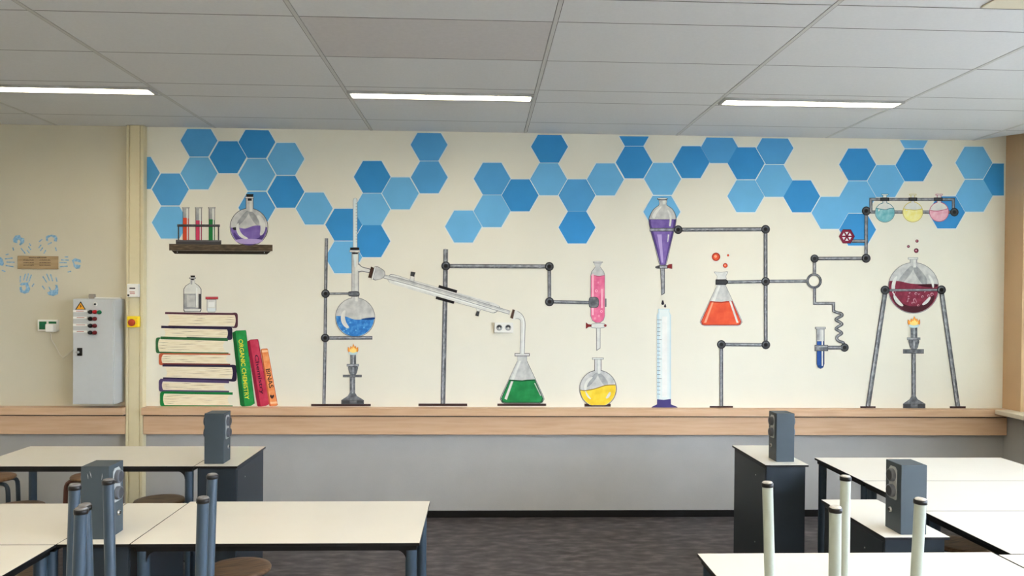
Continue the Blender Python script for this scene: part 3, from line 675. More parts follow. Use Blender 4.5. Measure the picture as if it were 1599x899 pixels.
# ---- distillation stand on the left
def stand_base(t, x0, x1, y0, y1, lay): Art().fill(rect(x0, y0, x1, y1), P['base'], lay).build('base', t, True)
B = 4
t = mural('retort_stand', 'painted retort stand holding the blue flask on the mural', 'painted stand', (532, 634))
Art().rod([(510, 372), (508.5, 460), (508, 528), (506, 631)], 5, B).build('rod', t, True)
Art().rod([(511, 458.4), (546, 458)], 3.4, B + 3).build('clamp_arm', t, True)
Art().fill(smooth([(544, 456), (548, 454.8), (560, 455), (560.6, 462.4), (548, 462.6), (544, 460.5)], 3), P['out'], B + 4.4).fill(smooth([(545.5, 457), (559, 456.4), (559.4, 461), (546, 460.6)], 3), P['mid'], B + 4.8).build('clamp', t, True)
Art().rod([(511, 527.6), (581.6, 527.2)], 5.4, B + 3).build('support_plate', t, True)
for c in ((508.5, 458.4), (508, 527.5)): Art().joint(c, 6.6, B + 4).build('joint', t, True)
stand_base(t, 486, 579, 630.4, 634, B + 1)
t = round_flask('distilling_flask', 'painted round flask of blue liquid above the left burner', 'painted flask', (554.6, 495.4), 31.2, (549, 560.4, 392), (545.8, 562.4, 390.4, 393.6),
            [(-1, 493), (-.5, 494), (-.05, 498.6), (.4, 498.4), (1, 495.6)], P['bluel'], [(.5, .72, 120, 215)], 524.8, B + .2, flat=524.6, deep=P['bluel'], halo='edge', glass='glass',
            dark=([(564, 498), (575, 496), (585, 495.4), (584, 498.5), (573, 499.4)], P['blued']))
rr = random.Random(3)
for k in range(9): Art().fill(circ((rr.uniform(535, 575), rr.uniform(503, 520)), rr.uniform(.7, 1.6), 8), P['hexL'], B + 2.2).build('bubble', t, True)
A = Art(); A.fill(smooth([(559.6, 411), (566, 416.2), (578.8, 419.8), (577.6, 426), (566, 424), (559.6, 424.6)], 4), P['edge'], B + 1).fill(smooth([(559, 413), (566, 417.6), (578, 421), (577.4, 424.8), (566, 422.6), (559, 422.6)], 4), P['glassl'], B + 1.3); A.build('side_arm', t, True)
Art().fill(rect(546.8, 386.4, 561, 390.2), P['black'], B + 1.6).fill(rect(550, 394, 559, 396.6), P['black'], B + 1.6).build('stopper', t, True)
t = mural('painted_thermometer', 'painted pale thermometer rising out of the blue flask', 'painted thermometer', (554.5, 414))
th = [(551.2, 386.6), (551.2, 313), (552.6, 309.6), (554.6, 308.8), (556.8, 309.6), (558.2, 313), (558.2, 386.6)]
A = Art(); A.fill(th, P['edge'], B + 1).fill(shrink(th, .6), P['cyl'], B + 1.3).fill([(551.5, 397), (557.6, 397), (555.4, 417), (553.8, 417)], P['cyl'], B + 1.9)
for k in range(14): A.stroke([(555.6, 318 + 4.6 * k), (558, 318 + 4.6 * k)], .5, P['edge'], B + 1.6)
A.build('glass_tube', t, True)

# ---- bunsen burners
def burner(label, cx, s, flame, barrel, collar, bulb, disc, stem, base, lay):
    t = mural('bunsen_burner', label, 'painted burner', (cx, base[3]), 'painted bunsen burners')
    def shade(A, x0, y0, x1, y1, l):
        A.fill(rect(x0, y0, x1, y1), P['out'], l).fill(rect(x0 + .5, y0 + .3, x1 - .5, y1 - .3), P['mid'], l + .3).fill(rect(x0 + (x1 - x0) * .42, y0 + .3, x0 + (x1 - x0) * .66, y1 - .3), P['lite'], l + .5)
    A = Art(); shade(A, *barrel, lay); A.fill(smooth([(bulb[0], bulb[1]), (bulb[2], bulb[1]), (bulb[2], (bulb[1] + bulb[3]) / 2), (bulb[2] - 3, bulb[3]), (bulb[0] + 3, bulb[3]), (bulb[0], (bulb[1] + bulb[3]) / 2)], 4), P['out'], lay)
    A.fill(shrink(smooth([(bulb[0], bulb[1]), (bulb[2], bulb[1]), (bulb[2], (bulb[1] + bulb[3]) / 2), (bulb[2] - 3, bulb[3]), (bulb[0] + 3, bulb[3]), (bulb[0], (bulb[1] + bulb[3]) / 2)], 4), .6), P['mid'], lay + .3)
    A.fill(rect(cx - .8, bulb[1] + 1, cx + 2, bulb[3] - 1), P['lite'], lay + .5); A.build('barrel', t, True)
    for q in (collar, disc):
        A = Art(); A.fill(rect(*q), P['out'], lay + .8).fill(rect(q[0] + .5, q[1] + .5, q[2] - .5, q[3] - .6), P['lite'] if q is collar else P['mid'], lay + 1.1); A.build('collar' if q is collar else 'gas_disc', t, True)
    A = Art(); shade(A, *stem, lay); A.build('stem', t, True)
    b0, y0, b1, y1 = base; ym = y0 + (y1 - y0) * .45
    A = Art(); sh = [(stem[0], y0 - 6), (stem[2], y0 - 6), (stem[2] + 3, y0 - 1), (b1, ym), (b1, y1), (b0, y1), (b0, ym), (stem[0] - 3, y0 - 1)]
    A.fill(sh, P['out'], lay + .2).fill(shrink(sh, .8), P['mid'], lay + .5).fill(rect(b0 + 1, ym + .4, b1 - 1, y1 - 1), P['dark'], lay + .8).fill(rect(cx - 5, ym + 1, cx + 6, y1 - 1.4), P['mid'], lay + 1); A.build('base', t, True)
    x0, y0, x1, y1 = flame; w, h = x1 - x0, y1 - y0
    fl = [(.5, 1), (.12, .9), (0, .62), (.02, .3), (.2, .5), (.28, .22), (.42, .34), (.52, 0), (.66, .3), (.76, .2), (.82, .46), (.98, .3), (1, .62), (.88, .9)]
    F_ = [(x0 + a * w, y0 + b * h) for a, b in fl]
    A = Art(); A.fill(F_, P['flamer'], lay + .6).fill(shrink(F_, 1.0), P['flame'], lay + .9)
    A.fill([(x0 + (.5 + (a - .5) * .62) * w, y0 + (.72 + (b - .72) * .66) * h) for a, b in fl], P['flamey'], lay + 1.2)
    A.fill(smooth([(x0 + .12 * w, y0 + .74 * h), (x0 + .5 * w, y0 + .84 * h), (x0 + .9 * w, y0 + .74 * h), (x0 + .78 * w, y0 + 1.0 * h), (x0 + .22 * w, y0 + 1.0 * h)], 4), P['flameb'], lay + 1.5); A.build('flame', t, True)
burner('painted bunsen burner with flame under the blue flask', 551.3, 1, (543, 536, 559.8, 553.4), (547, 553.6, 556, 569), (541.6, 568, 560.5, 572), (544.6, 572, 558.2, 585), (535.6, 584.8, 565, 588.6), (546.2, 588.6, 554.6, 618), (533, 619, 568.4, 631), B + 2)
burner('painted bunsen burner with flame under the burgundy flask', 1426.6, 1, (1416.8, 493, 1436.6, 511), (1421.6, 511, 1432, 527), (1416, 526.6, 1436.8, 530.6), (1419.4, 530.4, 1434, 544.8), (1409.6, 545, 1442.2, 551.8), (1423, 551.8, 1429.6, 622), (1409.6, 624, 1444.6, 637.6), B + 2)

# ---- glass condenser
t = mural('glass_condenser', 'painted slanting glass condenser running from the blue flask to the green one', 'painted condenser', (700, 480))
A = Art(); jk = smooth([(606, 434), (609.4, 428.2), (620, 429.6), (640, 436), (700, 452.6), (760, 469.6), (778, 476.4), (780, 482), (772, 488.6), (757, 485), (700, 468.6), (640, 451.4), (613, 443), (606.4, 438.6)], 3)
A.fill(jk, P['edge'], B + 2).fill(shrink(jk, .9), P['glassl'], B + 2.2)
A.stroke([(616, 439.4), (690, 461), (768, 482.4)], 2.2, P['white'], B + 2.4); A.stroke([(612, 430.8), (690, 452.6), (765, 473.4)], 1.4, P['glass'], B + 2.4); A.build('water_jacket', t, True)
A = Art(); A.stroke([(598, 431), (640, 441.6), (700, 459), (796, 488)], 6, P['edge'], B + 2.8).stroke([(598, 431), (640, 441.6), (700, 459), (796, 488)], 4.6, P['glass'], B + 3).stroke([(600, 432.4), (640, 443), (700, 460.4), (794, 488.4)], 1.6, P['glassl'], B + 3.2); A.build('inner_tube', t, True)
A = Art(); cup = smooth([(585.6, 416), (599, 421.4), (601.4, 427.4), (600, 432), (594.6, 435.6), (582.6, 436.2)], 3); A.fill(cup, P['out'], B + 3).fill(shrink(cup, .9), P['glass'], B + 3.3).stroke([(586, 416.4), (581.4, 436)], 2.6, P['edge'], B + 3.5).stroke([(586, 416.8), (581.4, 435.6)], 1.6, P['white'], B + 3.7); A.build('cup', t, True)
Art().fill([(579.4, 416), (584.2, 418), (580, 434), (575, 433.2)], P['cork'], B + 4).build('stopper', t, True)
for port, st in (([(639.4, 438), (641.2, 429.8), (647.4, 431), (646.6, 440)], [(641.7, 423.8), (648.8, 425.2), (646.8, 432), (640.6, 430.4)]), ([(743, 480), (752, 483), (748.4, 486.6), (744.6, 486)], [(744.4, 485.4), (748.8, 486.6), (747.4, 493.8), (742, 492.4)])):
    o = Art().fill(port, P['edge'], B + 2.3).fill(shrink(port, .7), P['glassl'], B + 2.5).build('hose_port', t, True); Art().fill(st, P['black'], B + 2.8).fill(shrink(st, .8), P['dark'], B + 3).build('plug', o, True)

# ---- tall stand with side arm
t = mural('arm_stand', 'painted tall stand with a jointed side arm left of the pink column', 'painted stand', (691.5, 634))
Art().rod([(696, 389), (695, 470), (691.6, 631)], 7.2, B).build('rod', t, True)
Art().rod([(699, 415.2), (857.7, 416)], 6.4, B + 2).build('arm', t, True)
Art().rod([(857.7, 416), (858, 471)], 5.2, B + 2).build('drop_arm', t, True)
Art().rod([(858, 471), (922, 472.4)], 5.2, B + 2).build('arm', t, True)
for c in ((696.2, 415.1), (857.7, 416), (858, 471)): Art().joint(c, 7, B + 3).build('joint', t, True)
for q in ([(685.6, 444.8), (714.3, 453.2), (713, 457.4), (684.2, 449)], [(681.5, 462.3), (709.9, 470.5), (708.5, 474.3), (680.2, 466.5)]): Art().fill(q, P['black'], B + 4).build('clamp_jaw', t, True)
stand_base(t, 653.5, 729.6, 629.8, 633.8, B + 1)

# ---- receiver: bent tube and green conical flask
t = mural('delivery_tube', 'painted bent glass tube leading down into the green flask', 'painted tube', (815.5, 551))
bt = [(804, 491.2), (809.6, 492.6), (814.4, 496.4), (816.6, 503), (816.4, 520), (815.4, 552)]
bt = smooth(bt, 4, False)
wd = [13 - 6.5 * min(1, k / 9) for k in range(len(bt))]
A = Art(); A.stroke(bt, [w + 1 for w in wd], P['edge'], B + 2).stroke(bt, [w - .6 for w in wd], P['glassl'], B + 2.3).stroke([(x + 1, y) for x, y in bt[6:]], 1.6, P['white'], B + 2.6); A.build('bend', t, True)
Art().fill([(800.4, 482.6), (804.4, 484), (801.4, 497.8), (796.6, 496)], P['cork'], B + 3).fill([(804, 484), (808, 485), (804.4, 499.6), (800.8, 498.4)], P['glassl'], B + 3.3).build('stopper', t, True)
def cone_flask(name, label, rim, neck, sh, foot, by_, surf, liq, deep, lay, hi, base=None, halo='edge', rimshape=None):
    """neck=(x0,x1,ytop,ybot); foot=(xl,xr,y)"""
    cx = (neck[0] + neck[1]) / 2
    t = mural(name, label, 'painted flask', (cx, by_), 'painted conical flasks')
    body = [(neck[0], neck[2]), (neck[0], neck[3]), (foot[0] + 1, foot[2] - 3), (foot[0], foot[2] + 1), (foot[0] + 3, by_ - 1.5), (foot[0] + 7, by_), (foot[1] - 7, by_), (foot[1] - 3, by_ - 1.5), (foot[1], foot[2] + 1), (foot[1] - 1, foot[2] - 3), (neck[1], neck[3]), (neck[1], neck[2])]
    A = Art(); A.fill(body, P[halo], lay).fill(shrink(body, 1), P['glass'], lay + .3)
    def edge(y, sgn):
        k = (y - neck[3]) / (foot[2] - neck[3]); xn, xf = (neck[0], foot[0]) if sgn < 0 else (neck[1], foot[1]); return xn + (xf - xn) * k - sgn * 1.0
    A.fill([(edge(neck[3], -1) + 2, neck[3]), (edge(neck[3], -1) + 5, neck[3]), (edge(surf - 1, -1) + 7, surf), (edge(surf - 1, -1) + 2, surf)], P['glassl'], lay + .5)
    A.build('glass', t, True)
    A = Art(); rp = rimshape or rect(*rim); A.fill(rp, P[halo], lay + .6).fill(shrink(rp, .9), P['glassl'], lay + .8); A.build('rim', t, True)
    top = [(edge(surf, -1), surf), (cx - 8, surf + .8), (cx, surf + 1.2), (cx + 8, surf + .2), (edge(surf, 1), surf - .2)]
    L = top + [(foot[1] - 1.6, foot[2]), (foot[1] - 3.6, by_ - 2), (foot[1] - 8, by_ - .9), (foot[0] + 8, by_ - .9), (foot[0] + 3.6, by_ - 2), (foot[0] + 1.6, foot[2])]
    L2 = [(x, y - .0) for x, y in L]
    A = Art(); A.fill(L, deep, lay + .9).fill(shrink(L, 1.6), liq, lay + 1.2).stroke([top[0], top[1], top[2], top[3], top[4]], 1, deep, lay + 1.4); A.build('liquid', t, True)
    for q, mm in hi: Art().fill(q, P[mm], lay + 1.8).build('highlight', t, True)
    if base: Art().fill(rect(*base), P['base'], lay + 1).build('base', t, True)
    return t
cone_flask('conical_flask', 'painted conical flask of green liquid on a dark base plate', (803.6, 551.2, 826.8, 556), (807.8, 823, 555, 563), None, (780.6, 850, 622), 629.8, 592.8, P['greenl'], P['greend'], B + .4,
           [([(798, 595), (801.6, 595), (791.4, 624), (787.6, 622)], 'glassl'), ([(834, 598), (835.4, 597.6), (845, 617), (843.8, 618)], 'glass')], (776.6, 629.8, 852.8, 633.6), halo='out')
rs = smooth([(1114.6, 424.2), (1125.5, 424.8), (1136.6, 423.8), (1133.6, 431), (1133.4, 437), (1119.6, 437), (1119.6, 431)], 3)
cone_flask('conical_flask', 'painted conical flask of orange liquid held by the pipe frame', None, (1119, 1133.4, 435, 446), None, (1092.6, 1159, 502), 508.6, 470.3, P['orange'], P['oranged'], B + .4,
           [([(1111.4, 472), (1114, 472), (1102.6, 503.6), (1099, 503.6)], 'orangel'), ([(1138.4, 470), (1141.6, 470), (1153, 503.4), (1150, 504)], 'glassl')], None, 'edge', rs)

# ---- pink column over the yellow flask
t = mural('pink_column', 'painted glass column of pink liquid with a red tap', 'painted column', (934.4, 548))
pc_ = [(926.4, 409.4), (929.6, 416), (923.4, 424), (922, 430), (922, 493), (924.6, 500.4), (930, 504), (937, 504), (942.4, 500), (944.6, 493), (944.6, 430), (943, 424), (937, 416), (940.6, 409.4)]
A = Art(); A.fill(pc_, P['edge'], B + 1).fill(shrink(pc_, .9), P['glass'], B + 1.3).fill([(924, 428), (927, 428), (927, 492), (924, 492)], P['pinkl'], B + 2.2); A.build('glass', t, True)
Art().fill(circ((933.6, 409.2), 8, 18, 1.6), P['edge'], B + 1.6).fill(circ((933.6, 409), 6.8, 18, .9), P['glassl'], B + 1.9).build('rim', t, True)
A = Art(); A.fill([(922.8, 430), (929, 429.6), (936, 431.6), (944, 429.8), (944, 493), (941.6, 499.6), (936.4, 503.2), (930, 503.2), (925, 499.6), (922.8, 493)], P['pink'], B + 1.7).stroke([(926, 430), (935, 431.6), (943.6, 430)], 1, P['pinkd'], B + 1.9)
for c, r_ in (((931, 454), 2.2), ((939, 486), 2), ((935, 493), 1.6), ((929, 497), 1.5), ((934, 441), 1.2)): A.fill(circ(c, r_, 10), P['pinkl'], B + 2).fill(circ(c, r_ * .6, 10), P['pink'], B + 2.2)
A.build('liquid', t, True)
Art().fill(rect(938.4, 451, 941.4, 481), P['pinkl'], B + 2.5).build('highlight', t, True)
A = Art(); cl = smooth([(919.6, 466), (924, 463.6), (932, 464), (934.8, 468), (934.8, 476), (932, 480), (924, 480.4), (919.6, 478)], 3); A.fill(cl, P['out'], B + 4).fill(shrink(cl, .9), P['mid'], B + 4.3).fill(rect(944.8, 466, 946.8, 479), P['mid'], B + 4); A.build('clamp', t, True)
A = Art(); tp = smooth([(924, 505.4), (943.4, 504.6), (943.6, 511.4), (924.4, 511.8)], 3); A.fill(tp, P['edge'], B + 2.6).fill(shrink(tp, .7), P['glassl'], B + 2.9); A.build('tap', t, True)
Art().fill([(914.8, 503), (918.6, 506), (923.6, 506.6), (923.6, 509.6), (918.6, 510.4), (914.8, 513.4)], P['knob'], B + 3).fill(circ((945, 508), 2.2, 10), P['knob'], B + 3).build('tap_knob', t, True)
A = Art(); A.fill([(931.2, 511), (937.4, 511), (937.4, 543.6), (931.2, 547.6)], P['edge'], B + 2.2).fill([(932, 511), (936.6, 511), (936.6, 543), (932, 546)], P['glassl'], B + 2.5); A.build('outlet_tube', t, True)
t = round_flask('round_flask', 'painted round flask of yellow liquid below the pink column', 'painted flask', (933.8, 606.6), 29.2, (928.2, 939, 560), (924.4, 942.4, 558.2, 561.2),
            [(-1, 608.4), (-.6, 609.4), (-.1, 606.4), (.4, 602), (1, 600.8)], P['yell'], [(.6, .76, 165, 245), (.6, .74, 15, 50), (.62, .72, 125, 165)], 633, B + .4, flat=633, halo='out', deep=None)
A = Art(); A.stroke(smooth([(906, 608.8), (914, 609.6), (930, 606.4), (945, 601.6), (961, 600.6)], 4, False), 1.4, P['yelld'], B + 2); A.build('surface_line', t, True)
Art().fill(rect(912.6, 630, 953.6, 634.6), P['base'], B + .2).build('base', t, True)

# ---- separating funnel, drops, measuring cylinder
t = mural('separating_funnel', 'painted pear-shaped funnel of purple liquid above the measuring cylinder', 'painted funnel', (1034, 461))
fb = [(1029, 312), (1029, 319.6), (1020, 326.6), (1013.4, 339), (1013, 348), (1016, 362), (1022, 382), (1030, 414.4), (1039.8, 414.4), (1047, 384), (1051.8, 364), (1055.6, 348), (1055.6, 337), (1050, 326), (1041, 319.6), (1041, 312)]
fs = smooth(fb, 3)
A = Art(); A.fill(fs, P['out'], B).fill(shrink(fs, 1.1), P['glass'], B + .3).fill(smooth([(1018, 338), (1023, 329), (1030, 323), (1033, 323), (1026, 332), (1022, 341)], 3), P['glassl'], B + .6).fill(rect(1034.6, 313, 1039, 319), P['glassl'], B + .5); A.build('glass', t, True)
Art().fill(circ((1034.2, 310.6), 8.6, 18, 2), P['out'], B + .8).fill(circ((1034.2, 310.2), 7.4, 18, 1.1), P['glassl'], B + 1).build('rim', t, True)
lq = [(1013.8, 342.4), (1055, 342.4), (1054.8, 348), (1051, 364), (1046.2, 384), (1039.2, 413.6), (1030.8, 413.6), (1022.8, 382), (1016.8, 362), (1013.8, 348)]
A = Art(); A.fill(lq, P['purpled'], B + 1).fill([(1016, 343.4), (1052, 343.4), (1051, 352), (1047.6, 366), (1043.6, 384), (1037.6, 413), (1032.4, 413), (1025.6, 382), (1020, 362), (1016.6, 350)], P['purple'], B + 1.3).fill([(1026, 366), (1033, 366), (1035.6, 410), (1033, 410)], P['purplel'], B + 1.5); A.build('liquid', t, True)
Art().fill(smooth([(1042, 328), (1046, 331), (1048.6, 338), (1047.4, 352), (1044.6, 352), (1045.6, 340)], 3), P['glassl'], B + 1.9).fill([(1042.6, 366), (1045, 366), (1043, 378), (1041.8, 378)], P['glassl'], B + 1.9).build('highlight', t, True)
Art().fill(rect(1014.4, 355.8, 1054, 361.4), P['out'], B + 2.2).fill(rect(1015, 356.8, 1053, 360.2), P['lite'], B + 2.5).build('ring_clamp', t, True)
A = Art(); A.fill(smooth([(1023.4, 416), (1030, 414), (1043, 414), (1043, 419), (1030, 419.4), (1024, 418.6)], 3), P['out'], B + 2).fill(rect(1030, 414.8, 1041, 418.4), P['lite'], B + 2.3); A.build('tap', t, True)
Art().fill([(1042, 414), (1045, 412.4), (1049.4, 411.8), (1049.4, 419.8), (1045, 419), (1042, 418)], P['knob'], B + 2.6).build('tap_knob', t, True)
A = Art(); A.fill([(1031, 419.4), (1038, 419.4), (1038, 458), (1032.6, 461)], P['out'], B + 1.6).fill([(1031.9, 419.4), (1037.1, 419.4), (1037.1, 457.4), (1033.2, 459.6)], P['lite'], B + 1.9); A.build('outlet_tube', t, True)
for c, s, lb in (((1034.8, 472.6), 1, 'painted dark droplet falling under the funnel, upper and left of two'), ((1038.5, 477.4), .75, 'painted dark droplet falling under the funnel, lower and right of two')):
    o = Art().fill(smooth([(c[0], c[1] - 4.4 * s), (c[0] + 2.2 * s, c[1] + .6), (c[0] + 1.6 * s, c[1] + 2.6 * s), (c[0], c[1] + 3.4 * s), (c[0] - 1.6 * s, c[1] + 2.6 * s), (c[0] - 2.2 * s, c[1] + .6)], 3), P['drop'], B).build('painted_droplet', None, True, at_wall(*c)); tag(o, lb, 'painted droplet', 'droplets under the funnel')
t = mural('measuring_cylinder', 'painted tall pale measuring cylinder with a purple foot', 'painted cylinder', (1036.5, 636))
cyb = [(1027, 482), (1045.6, 482), (1044.8, 486), (1047.4, 492), (1047.4, 626), (1025.6, 626), (1025.6, 492), (1028, 486)]
A = Art(); A.fill(cyb, P['cyll'], B).fill([(1029, 483), (1044, 483), (1043.6, 486), (1045.6, 492), (1045.6, 626), (1029.4, 626), (1029.4, 492), (1030, 487)], P['cyl'], B + .3).fill(rect(1034, 494, 1042, 620), P['white'], B + .5); A.build('glass', t, True)
A = Art()
for k in range(20): A.stroke([(1026, 499 + 6.1 * k), (1031 if k % 5 else 1033, 499.3 + 6.1 * k)], .7, P['mid'], B + .8)
A.build('scale_marks', t, True)
Art().fill([(1026, 623), (1036, 624), (1047.4, 622.6), (1047.6, 631), (1057.6, 635), (1057.6, 636.4), (1017.4, 636.4), (1017.4, 635), (1025.8, 631)], P['foot'], B + 1).build('foot', t, True)

# ---- pipe frame in the middle right
t = mural('pipe_frame', 'painted jointed pipe frame holding the purple funnel and the orange flask', 'painted pipe frame', (1126, 637))
for a_, b_, w_ in (((1058.8, 358.6), (1195.2, 358), 6.2), ((1195.2, 358), (1195.6, 538), 5.8), ((1133, 440.4), (1195, 439.4), 5.2), ((1126.2, 537.6), (1195.6, 538.2), 5.4), ((1126.2, 537.6), (1126.2, 634), 5.6)):
    Art().rod([a_, b_], w_, B + 3).build('pipe', t, True)
Art().rod([(1195, 439.2), (1260, 438.8)], 5.0, B + 3).build('pipe', t, True)
for c in ((1058.8, 358.6), (1195.2, 358), (1195.2, 439.4), (1195.6, 538.2), (1126.2, 537.6)): Art().joint(c, 6.8, B + 4).build('joint', t, True)
A = Art(); A.fill([(1117.2, 436.2), (1133, 436), (1136.4, 438), (1136.4, 442), (1133, 444.8), (1117.2, 444.6)], P['black'], B + 4.2).fill([(1118.2, 437.4), (1132.6, 437.2), (1135, 439), (1135, 441.2), (1132.6, 443.4), (1118.2, 443.4)], P['dark'], B + 4.5); A.build('clamp', t, True)
stand_base(t, 1108, 1144.4, 633.6, 637.2, B + 2)
def bubble(c, r, m1, m2, label, grp, cat='painted bubble'):
    o = Art().fill(circ(c, r, 18), P[m1], B).fill(circ(c, r * .74, 16), P[m2], B + .3).fill(circ((c[0] - r * .1, c[1] - r * .1), r * .35, 10), P['orangel' if m1 == 'oranged' else 'burgl'], B + .6).build('painted_bubble', None, True, at_wall(*c)); tag(o, label, cat, grp)
bubble((1117.9, 400.9), 6.6, 'oranged', 'orange', 'painted orange bubble, the largest, rising from the orange flask', 'orange bubbles')
bubble((1132.4, 414.4), 3.7, 'oranged', 'orange', 'painted orange bubble of middle size, just above the orange flask rim', 'orange bubbles')
bubble((1136.6, 398.5), 1.8, 'oranged', 'orange', 'tiny painted orange bubble highest and furthest right above the orange flask', 'orange bubbles')
bubble((1430.5, 391.2), 3.7, 'burgd', 'burg', 'painted burgundy bubble, the largest, just above the burgundy flask', 'burgundy bubbles')
bubble((1418.2, 384.7), 2.2, 'burgd', 'burg', 'small painted burgundy bubble, leftmost above the burgundy flask', 'burgundy bubbles')
bubble((1431.6, 376.3), 2.5, 'burgd', 'burg', 'small painted burgundy bubble, highest above the burgundy flask', 'burgundy bubbles')

# ---- pipework on the right with ring, coil and hand wheel
t = mural('coiled_pipework', 'painted pipework with a ring and a wavy coil right of the pipe frame', 'painted pipework', (1300, 548))
A = Art(); A.stroke([(1270.9 + 10.2 * math.cos(2 * PI * k / 32), 438.6 + 10.2 * math.sin(2 * PI * k / 32)) for k in range(33)], 3.8, P['out'], B + 3).stroke([(1270.9 + 10.2 * math.cos(2 * PI * k / 32), 438.6 + 10.2 * math.sin(2 * PI * k / 32)) for k in range(33)], 2.2, P['mid'], B + 3.4); A.build('ring', t, True)
for pts_, w_ in (([(1271.6, 428), (1271.6, 404)], 5), ([(1271.6, 403.6), (1352, 403.2)], 5.4), ([(1352, 403.2), (1352.4, 329.4)], 5.4), ([(1330, 376.4), (1350, 376.4)], 5.4), ([(1271.7, 450), (1271.7, 473.6), (1301.4, 473.6), (1301.4, 487)], 4.6)):
    Art().rod(pts_, w_, B + 2).build('pipe', t, True)
co = smooth([(1240 + x / 5.62, 430 + y / 5.62) for x, y in ((345, 312), (378, 326), (412, 334), (418, 352), (378, 374), (366, 390), (400, 410), (418, 428), (384, 450), (366, 470), (400, 490), (416, 508), (384, 530), (372, 552), (392, 576), (430, 590), (438, 620))], 4, False)
A = Art(); A.stroke(co, 4.6, P['out'], B + 2.2).stroke(co, 2.8, P['mid'], B + 2.6).stroke([(x - .4, y - .4) for x, y in co], 1, P['lite'], B + 2.9); A.build('coil', t, True)
Art().rod([(1291, 542.6), (1318.3, 542.5)], 6, B + 3).build('pipe', t, True)
A = Art(); A.fill(rect(1271.6, 538.4, 1292.8, 548), P['out'], B + 4.2).fill(rect(1272.4, 539.2, 1292, 547), P['mid'], B + 4.5).fill(rect(1272.6, 540, 1291.6, 541.8), P['lite'], B + 4.7); A.build('clamp', t, True)
for c, r_ in (((1271.6, 403.6), 6.4), ((1352, 403.2), 7), ((1352.4, 329.4), 7), ((1318.4, 542.4), 6.6)): Art().joint(c, r_, B + 3.4).build('joint', t, True)
t = mural('painted_valve', 'painted dark red valve hand wheel on the pipework', 'painted valve wheel', (1322, 381))
A = Art(); A.fill(hexa((1322, 369), 12.6), P['burgd'], B + 3).fill(hexa((1322, 369), 11.8), P['wheel'], B + 3.3)
for k in range(6):
    a_ = PI / 3 * k + PI / 6; a0_, a1_ = a_ - .36, a_ + .36
    A.fill([(1322 + 2.6 * math.cos(a_), 369 + 2.6 * math.sin(a_)), (1322 + 7.4 * math.cos(a0_), 369 + 7.4 * math.sin(a0_)), (1322 + 7.4 * math.cos(a1_), 369 + 7.4 * math.sin(a1_))], P['line'], B + 3.6)
A.build('wheel_face', t, True); Art().fill(circ((1322, 369), 1.6, 10), P['burgd'], B + 3.9).build('hub', t, True)
t = mural('blue_test_tube', 'painted test tube of blue liquid clamped below the wavy coil', 'painted test tube', (1281, 576))
tb = [(1274.8, 512), (1287.2, 512), (1287.2, 568), (1285.4, 573.4), (1281, 576), (1276.6, 573.4), (1274.8, 568)]
A = Art(); A.fill(tb, P['out'], B + 1).fill(shrink(tb, .8), P['glass'], B + 1.3).fill(rect(1275.8, 514, 1279.6, 531), P['glassd'], B + 1.5); A.build('glass', t, True)
Art().fill(rect(1272.4, 510.4, 1289, 513.6), P['out'], B + 1.7).fill(rect(1273.2, 511, 1288.2, 513), P['glass'], B + 2).build('rim', t, True)
A = Art(); A.fill([(1275.6, 532.4), (1286.4, 532.4), (1286.4, 568), (1284.8, 573), (1281, 575.2), (1277.2, 573), (1275.6, 568)], P['blued'], B + 1.8).fill(rect(1275.8, 533, 1281.6, 570), P['navy'], B + 2.1); A.build('liquid', t, True)
Art().fill(rect(1282.6, 515, 1284.8, 571), P['glassl'], B + 2.5).build('highlight', t, True)

# ---- upper pipe with three small flasks
t = mural('flask_rail', 'painted pipe rail holding three small round flasks at upper right', 'painted pipe frame', (1425, 334))
Art().rod([(1359.6, 331), (1359.6, 311.2), (1488.2, 311.4), (1488.6, 331)], 4.8, B + 3).build('upper_pipe', t, True)
Art().rod([(1354, 331), (1489, 331.2)], 5, B + 1).build('lower_pipe', t, True)
Art().joint((1489.8, 331.2), 6.6, B + 4).build('joint', t, True)
for x in (1381, 1425, 1464.6): A = Art(); A.fill(rect(x - 6.8, 308.4, x + 6.8, 314), P['black'], B + 4).fill(rect(x - 5.6, 309.4, x + 5.6, 313), P['dark'], B + 4.3); A.build('clamp', t, True)
for x, yc, r_, liq, dk, lb, sf in ((1381.4, 331.7, 15.6, 'teal', 'teald', 'painted small round flask of teal liquid on the pipe rail', [(-1, 325), (-.4, 326.6), (.1, 327.4), (.5, 325.6), (1, 325)]),
                         (1425, 331, 16, 'lemon', 'lemond', 'painted small round flask of pale yellow liquid on the pipe rail', [(-1, 326), (-.3, 327.4), (.3, 328), (1, 326)]),
                         (1466, 330.8, 15.4, 'rose', 'rosed', 'painted small round flask of pink liquid on the pipe rail', [(-1, 328.6), (-.3, 329.4), (.3, 328.4), (1, 325.6)])):
    t = round_flask('small_round_flask', lb, 'painted flask', (x, yc), r_, (x - 3.4, x + 3.4, 304), (x - 5.6, x + 5.6, 302.8, 305), sf, P[liq], [(.55, .75, 190, 260)], yc + r_, B + 1.8, 'three small flasks on the painted rail', halo=dk, glass='glassl', streaks=False, lr=.93)
    Art().stroke(smooth([(x + q * r_ * .92, yy) for q, yy in sf], 4, False), 1, P[dk], B + 3.4).build('surface_line', t, True)

